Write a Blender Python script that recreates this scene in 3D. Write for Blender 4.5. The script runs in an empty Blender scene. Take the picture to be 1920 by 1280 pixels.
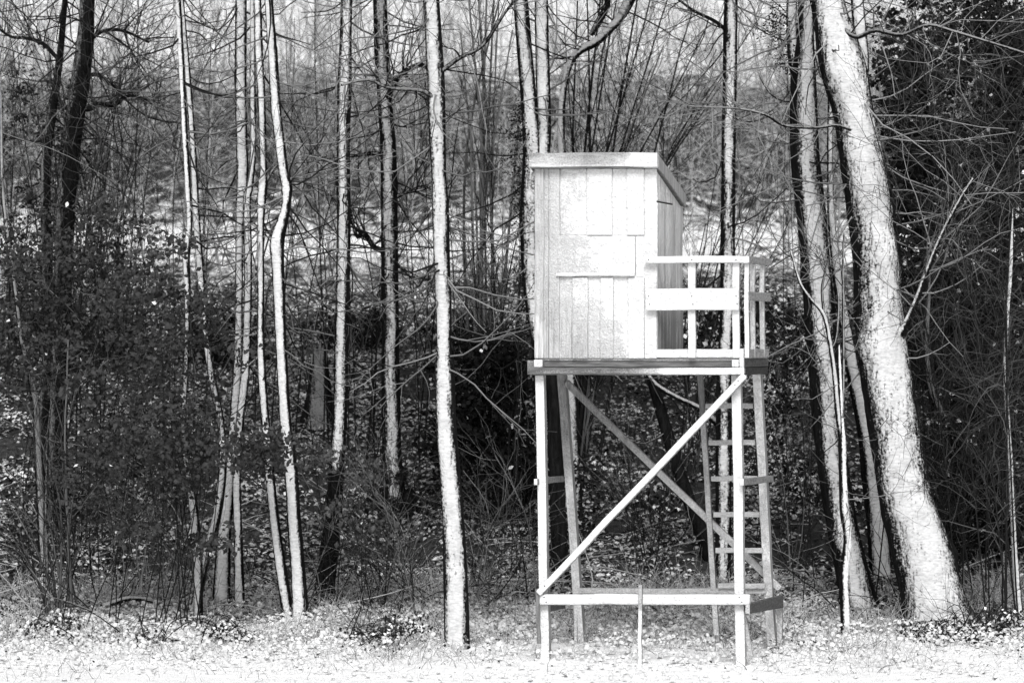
import bpy, math, random
import numpy as np
from mathutils import Vector

R = math.radians
rng = np.random.default_rng(11)
random.seed(5)
SC = bpy.context.scene
COL = SC.collection

# ------------------------------------------------------------------ camera
FPX = 5790.0          # focal length in photograph pixels (1920 wide)
HC = 3.1              # camera height above the clearing
cam_d = bpy.data.cameras.new("camera")
cam = bpy.data.objects.new("camera", cam_d)
COL.objects.link(cam)
cam.location = (0, 0, HC)
cam.rotation_euler = (R(90), 0, 0)
cam_d.sensor_width = 36.0
cam_d.lens = 36.0 * FPX / 1920.0
cam_d.clip_start = 0.5
cam_d.clip_end = 2000
cam_d.dof.use_dof = True
cam_d.dof.focus_distance = 31.5
cam_d.dof.aperture_fstop = 2.8
SC.camera = cam

# ------------------------------------------------------------------ sky, sun, exposure
SUN_EL, SUN_AZ = 48.0, -2.0     # azimuth measured from behind the camera, negative = from the left
world = bpy.data.worlds.new("World")
SC.world = world
world.use_nodes = True
wn = world.node_tree
wn.nodes.clear()
sky = wn.nodes.new("ShaderNodeTexSky")
sky.sky_type = 'NISHITA'
sky.sun_disc = False
sky.sun_elevation = R(SUN_EL)
sky.sun_rotation = R(180 - SUN_AZ)
sky.air_density = 1.0
sky.dust_density = 4.0
bw = wn.nodes.new("ShaderNodeRGBToBW")      # the photograph is black and white
bg = wn.nodes.new("ShaderNodeBackground")
bg.inputs["Strength"].default_value = 0.054
wo = wn.nodes.new("ShaderNodeOutputWorld")
wn.links.new(sky.outputs[0], bw.inputs[0])
wn.links.new(bw.outputs[0], bg.inputs["Color"])
wn.links.new(bg.outputs[0], wo.inputs[0])

sun_d = bpy.data.lights.new("sun", 'SUN')
sun_d.energy = 1.5
sun_d.angle = R(28)
sun = bpy.data.objects.new("sun", sun_d)
COL.objects.link(sun)
sd = Vector((math.sin(R(-SUN_AZ)) * math.cos(R(SUN_EL)), math.cos(R(SUN_AZ)) * math.cos(R(SUN_EL)), -math.sin(R(SUN_EL))))
sun.rotation_euler = sd.to_track_quat('-Z', 'Y').to_euler()
sun.location = (-10, -10, 30)

vs = SC.view_settings
vs.view_transform = 'Standard'
vs.look = 'None'
vs.gamma = 1.0
vs.use_curve_mapping = False
vs.exposure = 0.98
SC.cycles.use_denoising = True
SC.cycles.denoiser = 'OPENIMAGEDENOISE'
SC.cycles.denoising_input_passes = 'RGB_ALBEDO_NORMAL'
SC.cycles.denoising_prefilter = 'FAST'
SC.cycles.max_bounces = 5
SC.cycles.diffuse_bounces = 3

# ------------------------------------------------------------------ helpers
def P(px, py, Y):
    return np.array([(px - 960.0) / FPX * Y, Y, HC + (640.0 - py) / FPX * Y])

_lat = rng.random((256, 256))
def vnoise(x, y, seed=0):
    x = np.asarray(x, float) + seed * 17.31
    y = np.asarray(y, float) + seed * 9.77
    xi = np.floor(x).astype(int); yi = np.floor(y).astype(int)
    fx = x - xi; fy = y - yi
    fx = fx * fx * (3 - 2 * fx); fy = fy * fy * (3 - 2 * fy)
    a = _lat[xi & 255, yi & 255]; b = _lat[(xi + 1) & 255, yi & 255]
    c = _lat[xi & 255, (yi + 1) & 255]; d = _lat[(xi + 1) & 255, (yi + 1) & 255]
    return (a * (1 - fx) + b * fx) * (1 - fy) + (c * (1 - fx) + d * fx) * fy

def fbm(x, y, seed=0, octv=4):
    s = 0; a = .5; f = 1.0
    for i in range(octv):
        s = s + a * vnoise(x * f, y * f, seed + i * 3)
        a *= .5; f *= 2.03
    return s

_py = [-200, 0, 20, 34.2, 36, 42, 49, 52, 80, 180, 260, 400]
_pz = [0.6, 0.1, 0.0, 0.0, .12, 1.75, 3.55, 3.9, 6.4, 25.0, 42.0, 55.0]
def gz(x, y):
    x = np.asarray(x, float); y = np.asarray(y, float)
    z = (np.interp(y - .6, _py, _pz) + np.interp(y, _py, _pz) + np.interp(y + .6, _py, _pz)) / 3
    amp = np.interp(y, [0, 30, 35, 44, 60, 120], [.10, .06, .12, .55, .8, 2.0])
    z = z + amp * (fbm(x * .35, y * .35, 2) - .47)
    near = np.interp(y, [20, 26, 36, 40], [.3, 1, 1, .6])
    z = z + near * .05 * (fbm(x * 2.2, y * 2.2, 5) - .47) + near * .02 * (vnoise(x * 7, y * 7, 9) - .5)
    return z

class Acc:
    """collects vertices, faces and two float attributes for one mesh"""
    def __init__(self):
        self.v = []; self.q = []; self.t = []; self.s = []; self.c = []; self.n = 0
    def add(self, v, quads=None, tris=None, snow=1.0, tone=1.0):
        v = np.asarray(v, np.float32).reshape(-1, 3)
        m = len(v)
        if quads is not None and len(quads): self.q.append(np.asarray(quads, np.int64).reshape(-1, 4) + self.n)
        if tris is not None and len(tris): self.t.append(np.asarray(tris, np.int64).reshape(-1, 3) + self.n)
        self.v.append(v)
        self.s.append(np.broadcast_to(np.asarray(snow, np.float32), (m,)).copy())
        self.c.append(np.broadcast_to(np.asarray(tone, np.float32), (m,)).copy())
        self.n += m
        return self
    def mesh(self, name, mat, smooth=True):
        me = bpy.data.meshes.new(name)
        if not self.v: return me
        v = np.concatenate(self.v)
        q = np.concatenate(self.q) if self.q else np.zeros((0, 4), np.int64)
        t = np.concatenate(self.t) if self.t else np.zeros((0, 3), np.int64)
        li = np.concatenate([q.ravel(), t.ravel()]).astype(np.int32)
        tot = np.concatenate([np.full(len(q), 4), np.full(len(t), 3)]).astype(np.int32)
        st = np.concatenate([[0], np.cumsum(tot)[:-1]]).astype(np.int32)
        me.vertices.add(len(v)); me.vertices.foreach_set("co", v.ravel())
        me.loops.add(len(li)); me.loops.foreach_set("vertex_index", li)
        me.polygons.add(len(tot)); me.polygons.foreach_set("loop_start", st)
        try: me.polygons.foreach_set("loop_total", tot)
        except Exception: pass
        me.polygons.foreach_set("use_smooth", np.full(len(tot), smooth))
        for nm, arr in (("snow", self.s), ("tone", self.c)):
            a = me.attributes.new(nm, 'FLOAT', 'POINT')
            a.data.foreach_set("value", np.concatenate(arr))
        me.update(calc_edges=True)
        me.validate()
        me.materials.append(mat)
        return me

def link(name, me, parent=None, loc=None):
    o = bpy.data.objects.new(name, me)
    COL.objects.link(o)
    if parent is not None: o.parent = parent
    if loc is not None: o.location = loc
    return o

def tag(o, label=None, cat=None, group=None, kind=None):
    if label: o["label"] = label
    if cat: o["category"] = cat
    if group: o["group"] = group
    if kind: o["kind"] = kind
    return o

def empty(name, loc, label, cat, group=None):
    o = link(name, None, loc=tuple(float(a) for a in loc))
    o.empty_display_size = .2
    return tag(o, label, cat, group)

def spline(pts, n):
    """Catmull-Rom through rows of pts, n samples evenly spread by length of the polyline"""
    p = np.asarray(pts, float)
    if len(p) == 2:
        return p[0] + (p[1] - p[0]) * np.linspace(0, 1, n)[:, None]
    q = np.vstack([2 * p[0] - p[1], p, 2 * p[-1] - p[-2]])
    seg = np.linalg.norm(np.diff(p[:, :3], axis=0), axis=1) + 1e-6
    cum = np.concatenate([[0], np.cumsum(seg)])
    s = np.linspace(0, cum[-1], n)
    k = np.clip(np.searchsorted(cum, s, side='right') - 1, 0, len(seg) - 1)
    u = ((s - cum[k]) / seg[k])[:, None]
    a, b, c, d = q[k], q[k + 1], q[k + 2], q[k + 3]
    return .5 * (2 * b + (c - a) * u + (2 * a - 5 * b + 4 * c - d) * u * u + (3 * b - a - 3 * c + d) * u ** 3)

def frames(paths):
    """tangent and two normals for (N,K,3) paths"""
    T = np.gradient(paths, axis=1)
    T /= np.linalg.norm(T, axis=2, keepdims=True) + 1e-9
    ref = np.zeros_like(T)
    mean = T.mean(axis=1)
    use_x = np.abs(mean[:, 2]) > .7
    ref[use_x] = (1, 0, 0); ref[~use_x] = (0, 0, 1)
    A = np.cross(T, ref); A /= np.linalg.norm(A, axis=2, keepdims=True) + 1e-9
    B = np.cross(T, A)
    return T, A, B

def tube_batch(acc, paths, rad, sides=3, snow=1.0, tone=.3, updot=0.0):
    """thin branches: (N,K,3), (N,K); snow/tone per branch or scalar; updot adds snow on top and on the weather side"""
    paths = np.asarray(paths, float); rad = np.asarray(rad, float)
    N, K, _ = paths.shape
    if N == 0: return
    T, A, B = frames(paths)
    ang = np.linspace(0, 2 * np.pi, sides, endpoint=False) + .4
    ca, sa = np.cos(ang), np.sin(ang)
    rd = A[:, :, None, :] * ca[None, None, :, None] + B[:, :, None, :] * sa[None, None, :, None]
    v = paths[:, :, None, :] + rd * rad[:, :, None, None]
    s = np.broadcast_to(np.asarray(snow, float).reshape(-1, 1, 1) if np.ndim(snow) else np.full((1, 1, 1), snow), (N, K, sides)).copy()
    if updot:
        s += updot * (rd @ np.array([-.1, -.6, .79]))
    t = np.broadcast_to(np.asarray(tone, float).reshape(-1, 1, 1) if np.ndim(tone) else np.full((1, 1, 1), tone), (N, K, sides))
    idx = np.arange(N * K * sides).reshape(N, K, sides)
    a = idx[:, :-1, :]; b = np.roll(idx, -1, axis=2)[:, :-1, :]
    c = np.roll(idx, -1, axis=2)[:, 1:, :]; d = idx[:, 1:, :]
    q = np.stack([a, b, c, d], axis=-1).reshape(-1, 4)
    acc.add(v.reshape(-1, 3), quads=q, snow=s.ravel(), tone=t.ravel())

def sample(paths, rad, idx, t):
    K = paths.shape[1]
    f = t * (K - 1); k = np.minimum(f.astype(int), K - 2); u = (f - k)[:, None]
    p0 = paths[idx, k]; p1 = paths[idx, k + 1]
    d = p1 - p0; d /= np.linalg.norm(d, axis=1, keepdims=True) + 1e-9
    r = rad[idx, k] * (1 - u[:, 0]) + rad[idx, k + 1] * u[:, 0]
    return p0 + (p1 - p0) * u, d, r

def walk(start, d, L, r0, K, wig, up, rg, taper=.35):
    N = len(start)
    out = np.zeros((N, K, 3)); out[:, 0] = start
    p = start.copy(); d = d.copy()
    step = (L / (K - 1))[:, None]
    bend = rg.normal(0, wig * .5, (N, 3))
    for k in range(1, K):
        d = d + rg.normal(0, wig, (N, 3)) * .85 + bend * .35
        d[:, 2] += up / K
        d /= np.linalg.norm(d, axis=1, keepdims=True) + 1e-9
        p = p + d * step
        out[:, k] = p
    rad = r0[:, None] * np.linspace(1, taper, K)[None, :]
    return out, rad

def grow(paths, rad, n, L=(.5, 1.5), ang=(30, 70), K=5, up=.3, wig=.22, ratio=(.35, .6), rmin=.0035, rmax=.02, tr=(.2, .98), rg=rng, flat=1.0):
    N = paths.shape[0]
    idx = rg.integers(0, N, n); t = rg.uniform(tr[0], tr[1], n)
    p, d, r = sample(paths, rad, idx, t)
    perp = rg.normal(0, 1, (n, 3)); perp[:, 1] *= flat
    perp -= (perp * d).sum(1, keepdims=True) * d
    perp /= np.linalg.norm(perp, axis=1, keepdims=True) + 1e-9
    a = np.radians(rg.uniform(ang[0], ang[1], n))[:, None]
    dd = np.cos(a) * d + np.sin(a) * perp
    r0 = np.clip(r * rg.uniform(ratio[0], ratio[1], n), rmin, rmax)
    return walk(p, dd, rg.uniform(L[0], L[1], n), r0, K, wig, up, rg)

def big_tube(acc, pts, rads, sides, wind=(0, -1, 0), half=50, tone=1.0, gain=1.15, seed=0, rough=.05, snow_h=.012, step=.05, upsnow=.0, cap=True, bark_gap=None):
    """a trunk or limb through points with radii, lumpy, snow plastered on its weather side"""
    pr = np.hstack([np.asarray(pts, float), np.asarray(rads, float)[:, None]])
    L = np.linalg.norm(np.diff(pr[:, :3], axis=0), axis=1).sum()
    n = max(6, int(L / step))
    s = spline(pr, n)
    path = s[None, :, :3]; r = s[:, 3]
    T, A, B = frames(path)
    ang = np.linspace(0, 2 * np.pi, sides, endpoint=False)
    rd = A[0][:, None, :] * np.cos(ang)[None, :, None] + B[0][:, None, :] * np.sin(ang)[None, :, None]
    cum = np.linspace(0, L, n)
    aa = np.broadcast_to(ang[None, :], (n, sides)); zz = np.broadcast_to(cum[:, None], (n, sides))
    rx = r[:, None] / .1
    nz = fbm(np.cos(aa) * 2.0 * 1.3 + 20 + seed, zz * 2.2 + np.sin(aa) * 2.0, seed) - .47
    ridge = vnoise(aa / (2 * np.pi) * sides * .45, zz * 2.5, seed + 4) - .5
    kr = np.random.default_rng(seed + 900)
    for _ in range(int(L * .9)):
        ka, kz, ks = kr.uniform(0, 2 * np.pi), kr.uniform(0, L), kr.uniform(.6, 1.5) * max(r.mean(), .03)
        da = np.abs((aa - ka + np.pi) % (2 * np.pi) - np.pi)
        nz = nz + kr.uniform(.8, 2.2) * np.exp(-(da / .5) ** 2 - ((zz - kz) / ks) ** 2)
    w = np.asarray(wind, float); w /= np.linalg.norm(w)
    dt = rd @ w
    th = math.cos(math.radians(half))
    sn = (dt - th) * gain + upsnow * rd[:, :, 2]
    wide = vnoise(zz * 1.6, aa * .3, seed + 7) - .5
    sn = sn + .35 * wide
    if bark_gap is not None:                 # a stretch near the foot that stayed bare
        k0, k1 = bark_gap
        sn = sn - np.interp(s[:, 2], [k0, k1], [2.2, 0])[:, None]
    msk = np.clip(sn * 2.5 + .5, 0, 1)
    clump = vnoise(zz * 14, aa * 3, seed + 11) - .5
    rr = r[:, None] * (1 + rough * 2 * nz + rough * 1.0 * ridge * (1 - msk)) + msk * snow_h * (.7 + 1.0 * clump)
    v = path[0][:, None, :] + rd * rr[:, :, None]
    idx = np.arange(n * sides).reshape(n, sides)
    a = idx[:-1]; b = np.roll(idx, -1, 1)[:-1]; c = np.roll(idx, -1, 1)[1:]; d = idx[1:]
    q = np.stack([a, b, c, d], -1).reshape(-1, 4)
    acc.add(v.reshape(-1, 3), quads=q, snow=sn.ravel(), tone=tone)
    if cap:
        for e, ring in ((0, idx[0]), (-1, idx[-1])):
            cv = np.vstack([v[e], path[0][e][None]])
            tri = [(i, (i + 1) % sides, sides) for i in range(sides)]
            if e == 0: tri = [(j, i, k) for i, j, k in tri]
            acc.add(cv, tris=tri, snow=-1, tone=tone)
    return path, r[None]

# ------------------------------------------------------------------ materials
def nodes(name):
    m = bpy.data.materials.new(name); m.use_nodes = True
    nt = m.node_tree; nt.nodes.clear()
    out = nt.nodes.new("ShaderNodeOutputMaterial")
    b = nt.nodes.new("ShaderNodeBsdfPrincipled")
    b.inputs["Roughness"].default_value = .9
    b.inputs["Specular IOR Level"].default_value = .15
    nt.links.new(b.outputs[0], out.inputs[0])
    return m, nt, b

def math_n(nt, op, a, b=None, clamp=False):
    n = nt.nodes.new("ShaderNodeMath"); n.operation = op; n.use_clamp = clamp
    for i, x in enumerate((a, b)):
        if x is None: continue
        if isinstance(x, (int, float)): n.inputs[i].default_value = x
        else: nt.links.new(x, n.inputs[i])
    return n.outputs[0]

def coords(nt, scale, space="Object"):
    if space == "World":
        g = nt.nodes.new("ShaderNodeNewGeometry"); o = g.outputs["Position"]
    else:
        g = nt.nodes.new("ShaderNodeTexCoord"); o = g.outputs[space]
    mp = nt.nodes.new("ShaderNodeMapping"); mp.inputs["Scale"].default_value = scale
    nt.links.new(o, mp.inputs["Vector"])
    return mp.outputs[0]

def noise(nt, vec, scale, detail=3, rough=.6):
    n = nt.nodes.new("ShaderNodeTexNoise")
    n.inputs["Scale"].default_value = scale; n.inputs["Detail"].default_value = detail
    n.inputs["Roughness"].default_value = rough
    nt.links.new(vec, n.inputs["Vector"])
    return n.outputs["Fac"]

def attr(nt, name):
    n = nt.nodes.new("ShaderNodeAttribute"); n.attribute_name = name
    return n.outputs["Fac"]

def mixc(nt, f, a, b):
    n = nt.nodes.new("ShaderNodeMix"); n.data_type = 'RGBA'
    if isinstance(f, (int, float)): n.inputs[0].default_value = f
    else: nt.links.new(f, n.inputs[0])
    for i, x in ((6, a), (7, b)):
        if isinstance(x, (int, float)): n.inputs[i].default_value = (x, x, x, 1)
        else: nt.links.new(x, n.inputs[i])
    return n.outputs[2]

def maprange(nt, v, a, b, c=0.0, d=1.0):
    n = nt.nodes.new("ShaderNodeMapRange"); n.clamp = True
    nt.links.new(v, n.inputs[0])
    for i, x in zip((1, 2, 3, 4), (a, b, c, d)): n.inputs[i].default_value = x
    return n.outputs[0]

def bump(nt, bsdf, h, strength, dist):
    n = nt.nodes.new("ShaderNodeBump"); n.inputs["Strength"].default_value = strength
    n.inputs["Distance"].default_value = dist
    nt.links.new(h, n.inputs["Height"]); nt.links.new(n.outputs[0], bsdf.inputs["Normal"])

def mat_bark():
    m, nt, b = nodes("snow_plastered_bark")
    wv = coords(nt, (1, 1, 1), "World")
    stretch = coords(nt, (1, 1, .18), "World")
    flat = coords(nt, (.55, .55, 1.5), "World")
    n1 = noise(nt, stretch, 28, 3); n2 = noise(nt, wv, 40, 3); n3 = noise(nt, wv, 6, 2)
    s = attr(nt, "snow")
    s = math_n(nt, 'ADD', s, math_n(nt, 'MULTIPLY', math_n(nt, 'SUBTRACT', n1, .5), .75))
    s = math_n(nt, 'ADD', s, math_n(nt, 'MULTIPLY', math_n(nt, 'SUBTRACT', n2, .5), .9))
    fac = maprange(nt, s, -.10, .14)
    bark = mixc(nt, maprange(nt, n1, .38, .75), .002, .016)
    rip = noise(nt, flat, 34, 2)
    sn = math_n(nt, 'MULTIPLY', attr(nt, "tone"), math_n(nt, 'MULTIPLY', maprange(nt, rip, .3, .62, .70, .95), maprange(nt, n3, .3, .65, .84, 1.0)))
    col = mixc(nt, fac, bark, sn)
    nt.links.new(col, b.inputs["Base Color"])
    h = math_n(nt, 'ADD', math_n(nt, 'MULTIPLY', fac, .9), math_n(nt, 'ADD', math_n(nt, 'MULTIPLY', n1, .5), math_n(nt, 'MULTIPLY', rip, .55)))
    bump(nt, b, h, .75, .018)
    return m

def mat_twig():
    m, nt, b = nodes("rimed_twig")
    wv = coords(nt, (1, 1, 1), "World")
    n2 = noise(nt, wv, 40, 2)
    s = math_n(nt, 'ADD', attr(nt, "snow"), math_n(nt, 'MULTIPLY', math_n(nt, 'SUBTRACT', n2, .5), 1.2))
    fac = maprange(nt, s, -.15, .15)
    sn = math_n(nt, 'MULTIPLY', attr(nt, "tone"), .9)
    nt.links.new(mixc(nt, fac, .015, sn), b.inputs["Base Color"])
    return m

def mat_leaf():
    m, nt, b = nodes("leaf_with_rime")
    wv = coords(nt, (1, 1, 1), "World")
    n2 = noise(nt, wv, 30, 2)
    t = math_n(nt, 'MULTIPLY', attr(nt, "tone"), maprange(nt, n2, .3, .7, .6, 1.25))
    sp = maprange(nt, math_n(nt, 'ADD', attr(nt, "snow"), math_n(nt, 'MULTIPLY', math_n(nt, 'SUBTRACT', n2, .5), 1.0)), -.1, .1)
    nt.links.new(mixc(nt, sp, t, .8), b.inputs["Base Color"])
    b.inputs["Roughness"].default_value = .7
    return m

def mat_snow():
    m, nt, b = nodes("loose_snow")
    wv = coords(nt, (1, 1, 1), "World")
    n = noise(nt, wv, 60, 3); n2 = noise(nt, wv, 9, 2)
    c = math_n(nt, 'MULTIPLY', attr(nt, "tone"), maprange(nt, n2, .3, .7, .82, .95))
    nt.links.new(c, b.inputs["Base Color"])
    bump(nt, b, n, .5, .02)
    return m

def mat_ground():
    """snow on meadow, leaf litter on the bank, broken snow on the field and the hillside"""
    m, nt, b = nodes("snowy_ground")
    wv = coords(nt, (1, 1, 1), "World")
    g = nt.nodes.new("ShaderNodeNewGeometry")
    sep = nt.nodes.new("ShaderNodeSeparateXYZ"); nt.links.new(g.outputs["Position"], sep.inputs[0])
    y = sep.outputs[1]
    nb = noise(nt, wv, .35, 3)
    yy = math_n(nt, 'ADD', y, math_n(nt, 'MULTIPLY', math_n(nt, 'SUBTRACT', nb, .5), 5.0))
    cr = nt.nodes.new("ShaderNodeValToRGB")
    cr.color_ramp.interpolation = 'LINEAR'
    el = cr.color_ramp.elements
    # snow cover by distance into the wood, 0 at 20 m to 1 at 220 m
    stops = [(20, .93), (32.5, .86), (34.5, .5), (36.5, .16), (45, .18), (51, .32), (57, .46), (66, .68), (76, .52), (88, .30), (108, .32), (122, .66), (134, .92), (220, .95)]
    el[0].position = 0; el[0].color = (stops[0][1],) * 3 + (1,)
    el[1].position = 1; el[1].color = (stops[-1][1],) * 3 + (1,)
    for d, c in stops[1:-1]:
        e = el.new((d - 20) / 200.0); e.color = (c, c, c, 1)
    nt.links.new(maprange(nt, yy, 20, 220), cr.inputs[0])
    cover = cr.outputs[0]
    fine = noise(nt, coords(nt, (1, .6, 1), "World"), 13, 4, .7)
    far = noise(nt, coords(nt, (1, .35, 1.4), "World"), 2.6, 5, .75)
    mixf = maprange(nt, y, 45, 62)
    nn = math_n(nt, 'ADD', math_n(nt, 'MULTIPLY', fine, math_n(nt, 'SUBTRACT', 1.0, mixf)), math_n(nt, 'MULTIPLY', far, mixf))
    fac = maprange(nt, math_n(nt, 'ADD', nn, math_n(nt, 'SUBTRACT', math_n(nt, 'MULTIPLY', cover, .62), .81)), -.06, .06)
    dark = mixc(nt, maprange(nt, fine, .3, .7), .006, .075)
    nt.links.new(mixc(nt, fac, dark, .86), b.inputs["Base Color"])
    bump(nt, b, math_n(nt, 'ADD', fine, fac), .7, .05)
    return m

def mat_wood(name, stretch):
    m, nt, b = nodes(name)
    grain = coords(nt, stretch, "World")
    wv = coords(nt, (1, 1, 1), "World")
    ng = noise(nt, grain, 46, 4, .65); nf = noise(nt, wv, 62, 3, .7); nl = noise(nt, wv, 5, 2)
    tone = attr(nt, "tone")
    stain = maprange(nt, ng, .35, .62, .62, 1.15)
    wood = math_n(nt, 'MULTIPLY', tone, stain)
    geo = nt.nodes.new("ShaderNodeNewGeometry")
    dp = nt.nodes.new("ShaderNodeVectorMath"); dp.operation = 'DOT_PRODUCT'
    nt.links.new(geo.outputs["True Normal"], dp.inputs[0]); dp.inputs[1].default_value = (-.27, -.93, .25)
    facing = maprange(nt, dp.outputs["Value"], .30, .62, -1.2, 0.0)
    s = math_n(nt, 'ADD', attr(nt, "snow"), facing)
    s = math_n(nt, 'ADD', s, math_n(nt, 'MULTIPLY', math_n(nt, 'SUBTRACT', nf, .5), .75))
    s = math_n(nt, 'ADD', s, math_n(nt, 'MULTIPLY', math_n(nt, 'SUBTRACT', nl, .5), .7))
    fac = maprange(nt, s, -.38, .38)
    lump = noise(nt, wv, 24, 3, .55)
    sn = math_n(nt, 'MULTIPLY', maprange(nt, nf, .3, .6, .74, .90), maprange(nt, lump, .32, .6, .88, 1.0))
    nt.links.new(mixc(nt, fac, wood, sn), b.inputs["Base Color"])
    h = math_n(nt, 'ADD', math_n(nt, 'MULTIPLY', fac, 1.0), math_n(nt, 'ADD', math_n(nt, 'MULTIPLY', ng, .35), math_n(nt, 'ADD', math_n(nt, 'MULTIPLY', nf, .6), math_n(nt, 'MULTIPLY', math_n(nt, 'MULTIPLY', lump, fac), 2.0))))
    bump(nt, b, h, .85, .016)
    return m

M_BARK = mat_bark(); M_TWIG = mat_twig(); M_LEAF = mat_leaf(); M_SNOW = mat_snow(); M_GROUND = mat_ground()
M_WV = mat_wood("weathered_wood_upright", (1, 1, .06)); M_WH = mat_wood("weathered_wood_level", (.06, .3, 1))

# ------------------------------------------------------------------ ground
def build_ground():
    ys = np.concatenate([np.linspace(-200, 20, 23)[:-1], np.arange(20, 27, .25), np.arange(27, 37, .05), np.arange(37, 56, .12),
                         np.arange(56, 100, .6), np.arange(100, 200, 1.6), np.linspace(200, 400, 21)])
    xs_n = np.linspace(-1, 1, 301)
    acc = Acc()
    hw = np.interp(ys, [-200, 20, 27, 40, 60, 100, 200, 400], [140, 14, 8.5, 11, 16, 26, 60, 140])
    # a core strip as wide as the view, and outer strips
    X = hw[:, None] * xs_n[None, :]
    Y = np.broadcast_to(ys[:, None], X.shape)
    Xo = np.concatenate([np.full((len(ys), 1), -260.), X, np.full((len(ys), 1), 260.)], 1)
    Yo = np.broadcast_to(ys[:, None], Xo.shape)
    Z = gz(Xo, Yo)
    v = np.stack([Xo, Yo, Z], -1)
    n, k = Xo.shape
    idx = np.arange(n * k).reshape(n, k)
    q = np.stack([idx[:-1, :-1], idx[:-1, 1:], idx[1:, 1:], idx[1:, :-1]], -1).reshape(-1, 4)
    acc.add(v.reshape(-1, 3), quads=q)
    o = link("ground", acc.mesh("ground", M_GROUND))
    tag(o, "snow covered clearing rising into a wooded bank and hillside", "ground", kind="structure")
build_ground()

# ------------------------------------------------------------------ hunting stand
YAW = R(16.2)
VX, VY = math.sin(YAW), math.cos(YAW)
def S(px, py, d=0.0):
    Y0 = 30.28 - (px - 1000) / 193.0 * math.sin(YAW)
    p = P(px, py, Y0)
    return p + np.array([VX, VY, 0]) * d

stand = empty("hunting_stand", S(1200, 1237, .6), "snow plastered wooden hunting stand on tall legs with a cabin and railed platform", "hunting stand")
SO = np.array(stand.location)

def hexa(name, corners, parent, mat, snow=.5, tone=.4, n=(2, 6, 1), bev=.005):
    """a timber from 8 corners: near face (bl, br, tr, tl) then far face; snow may be a function of (x px, y px) on the weather side"""
    c = np.array(corners, float).reshape(2, 2, 2, 3) if False else np.array(corners, float)
    nx, ny, nz = n
    u = np.linspace(0, 1, nx + 1); w = np.linspace(0, 1, ny + 1); t = np.linspace(0, 1, nz + 1)
    def pt(a, b, cc):
        nb = (c[0] * (1 - a) + c[1] * a) * (1 - b) + (c[3] * (1 - a) + c[2] * a) * b
        fb = (c[4] * (1 - a) + c[5] * a) * (1 - b) + (c[7] * (1 - a) + c[6] * a) * b
        return nb * (1 - cc) + fb * cc
    ids = {}; vs_ = []; quads = []
    def vid(i, j, k):
        key = (i, j, k)
        if key not in ids:
            ids[key] = len(vs_); vs_.append(pt(u[i], w[j], t[k]))
        return ids[key]
    for i in range(nx):
        for j in range(ny):
            quads.append((vid(i, j, 0), vid(i + 1, j, 0), vid(i + 1, j + 1, 0), vid(i, j + 1, 0)))
            quads.append((vid(i, j, nz), vid(i, j + 1, nz), vid(i + 1, j + 1, nz), vid(i + 1, j, nz)))
    for i in range(nx):
        for k in range(nz):
            quads.append((vid(i, 0, k), vid(i, 0, k + 1), vid(i + 1, 0, k + 1), vid(i + 1, 0, k)))
            quads.append((vid(i, ny, k), vid(i + 1, ny, k), vid(i + 1, ny, k + 1), vid(i, ny, k + 1)))
    for j in range(ny):
        for k in range(nz):
            quads.append((vid(0, j, k), vid(0, j + 1, k), vid(0, j + 1, k + 1), vid(0, j, k + 1)))
            quads.append((vid(nx, j, k), vid(nx, j, k + 1), vid(nx, j + 1, k + 1), vid(nx, j + 1, k)))
    v = np.array(vs_)
    ln = np.argmax([np.linalg.norm(c[1] - c[0]), np.linalg.norm(c[3] - c[0]), np.linalg.norm(c[4] - c[0])])
    tt = np.array([key[ln] for key in ids]) / max(1, n[ln])
    sd = float(abs(c[0]).sum())
    if n[ln] >= 6:                           # hand-sawn timber: slightly bowed and uneven
        wv_ = .010 * (vnoise(tt * 3.0, sd, 3) - .5) + .006 * (vnoise(tt * 11.0, sd, 8) - .5)
        ax = np.cross(c[[1, 3, 4][ln]] - c[0], VAX); ax /= np.linalg.norm(ax) + 1e-9
        v = v + ax * (wv_ * np.sin(np.pi * np.clip(tt, 0, 1)) ** .5)[:, None]
    if callable(snow):
        px = 960 + v[:, 0] / v[:, 1] * FPX; py = 640 - (v[:, 2] - HC) / v[:, 1] * FPX
        sv = snow(px, py)
    else:
        sv = snow
    tv = tone
    if callable(tone):
        px = 960 + v[:, 0] / v[:, 1] * FPX; py = 640 - (v[:, 2] - HC) / v[:, 1] * FPX
        tv = tone(px, py)
    acc = Acc().add(v - SO, quads=quads, snow=sv, tone=tv)
    me = acc.mesh(name, mat, smooth=False)
    root = parent
    o = link(name, me, parent)
    if parent is not stand and parent is not None:
        pass
    if bev:
        b = o.modifiers.new("bevel", 'BEVEL'); b.width = bev; b.segments = 2; b.limit_method = 'ANGLE'; b.angle_limit = R(50)
    return o

def at_depth(px, py, d):
    """world point on the plane d metres behind the front that projects to the photo pixel (px, py)"""
    x, y = px, py
    for _ in range(12):
        p = S(x, y, d)
        ex = px - (960 + p[0] / p[1] * FPX); ey = py - (640 - (p[2] - HC) / p[1] * FPX)
        x += ex; y += ey
    return S(x, y, d)

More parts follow.
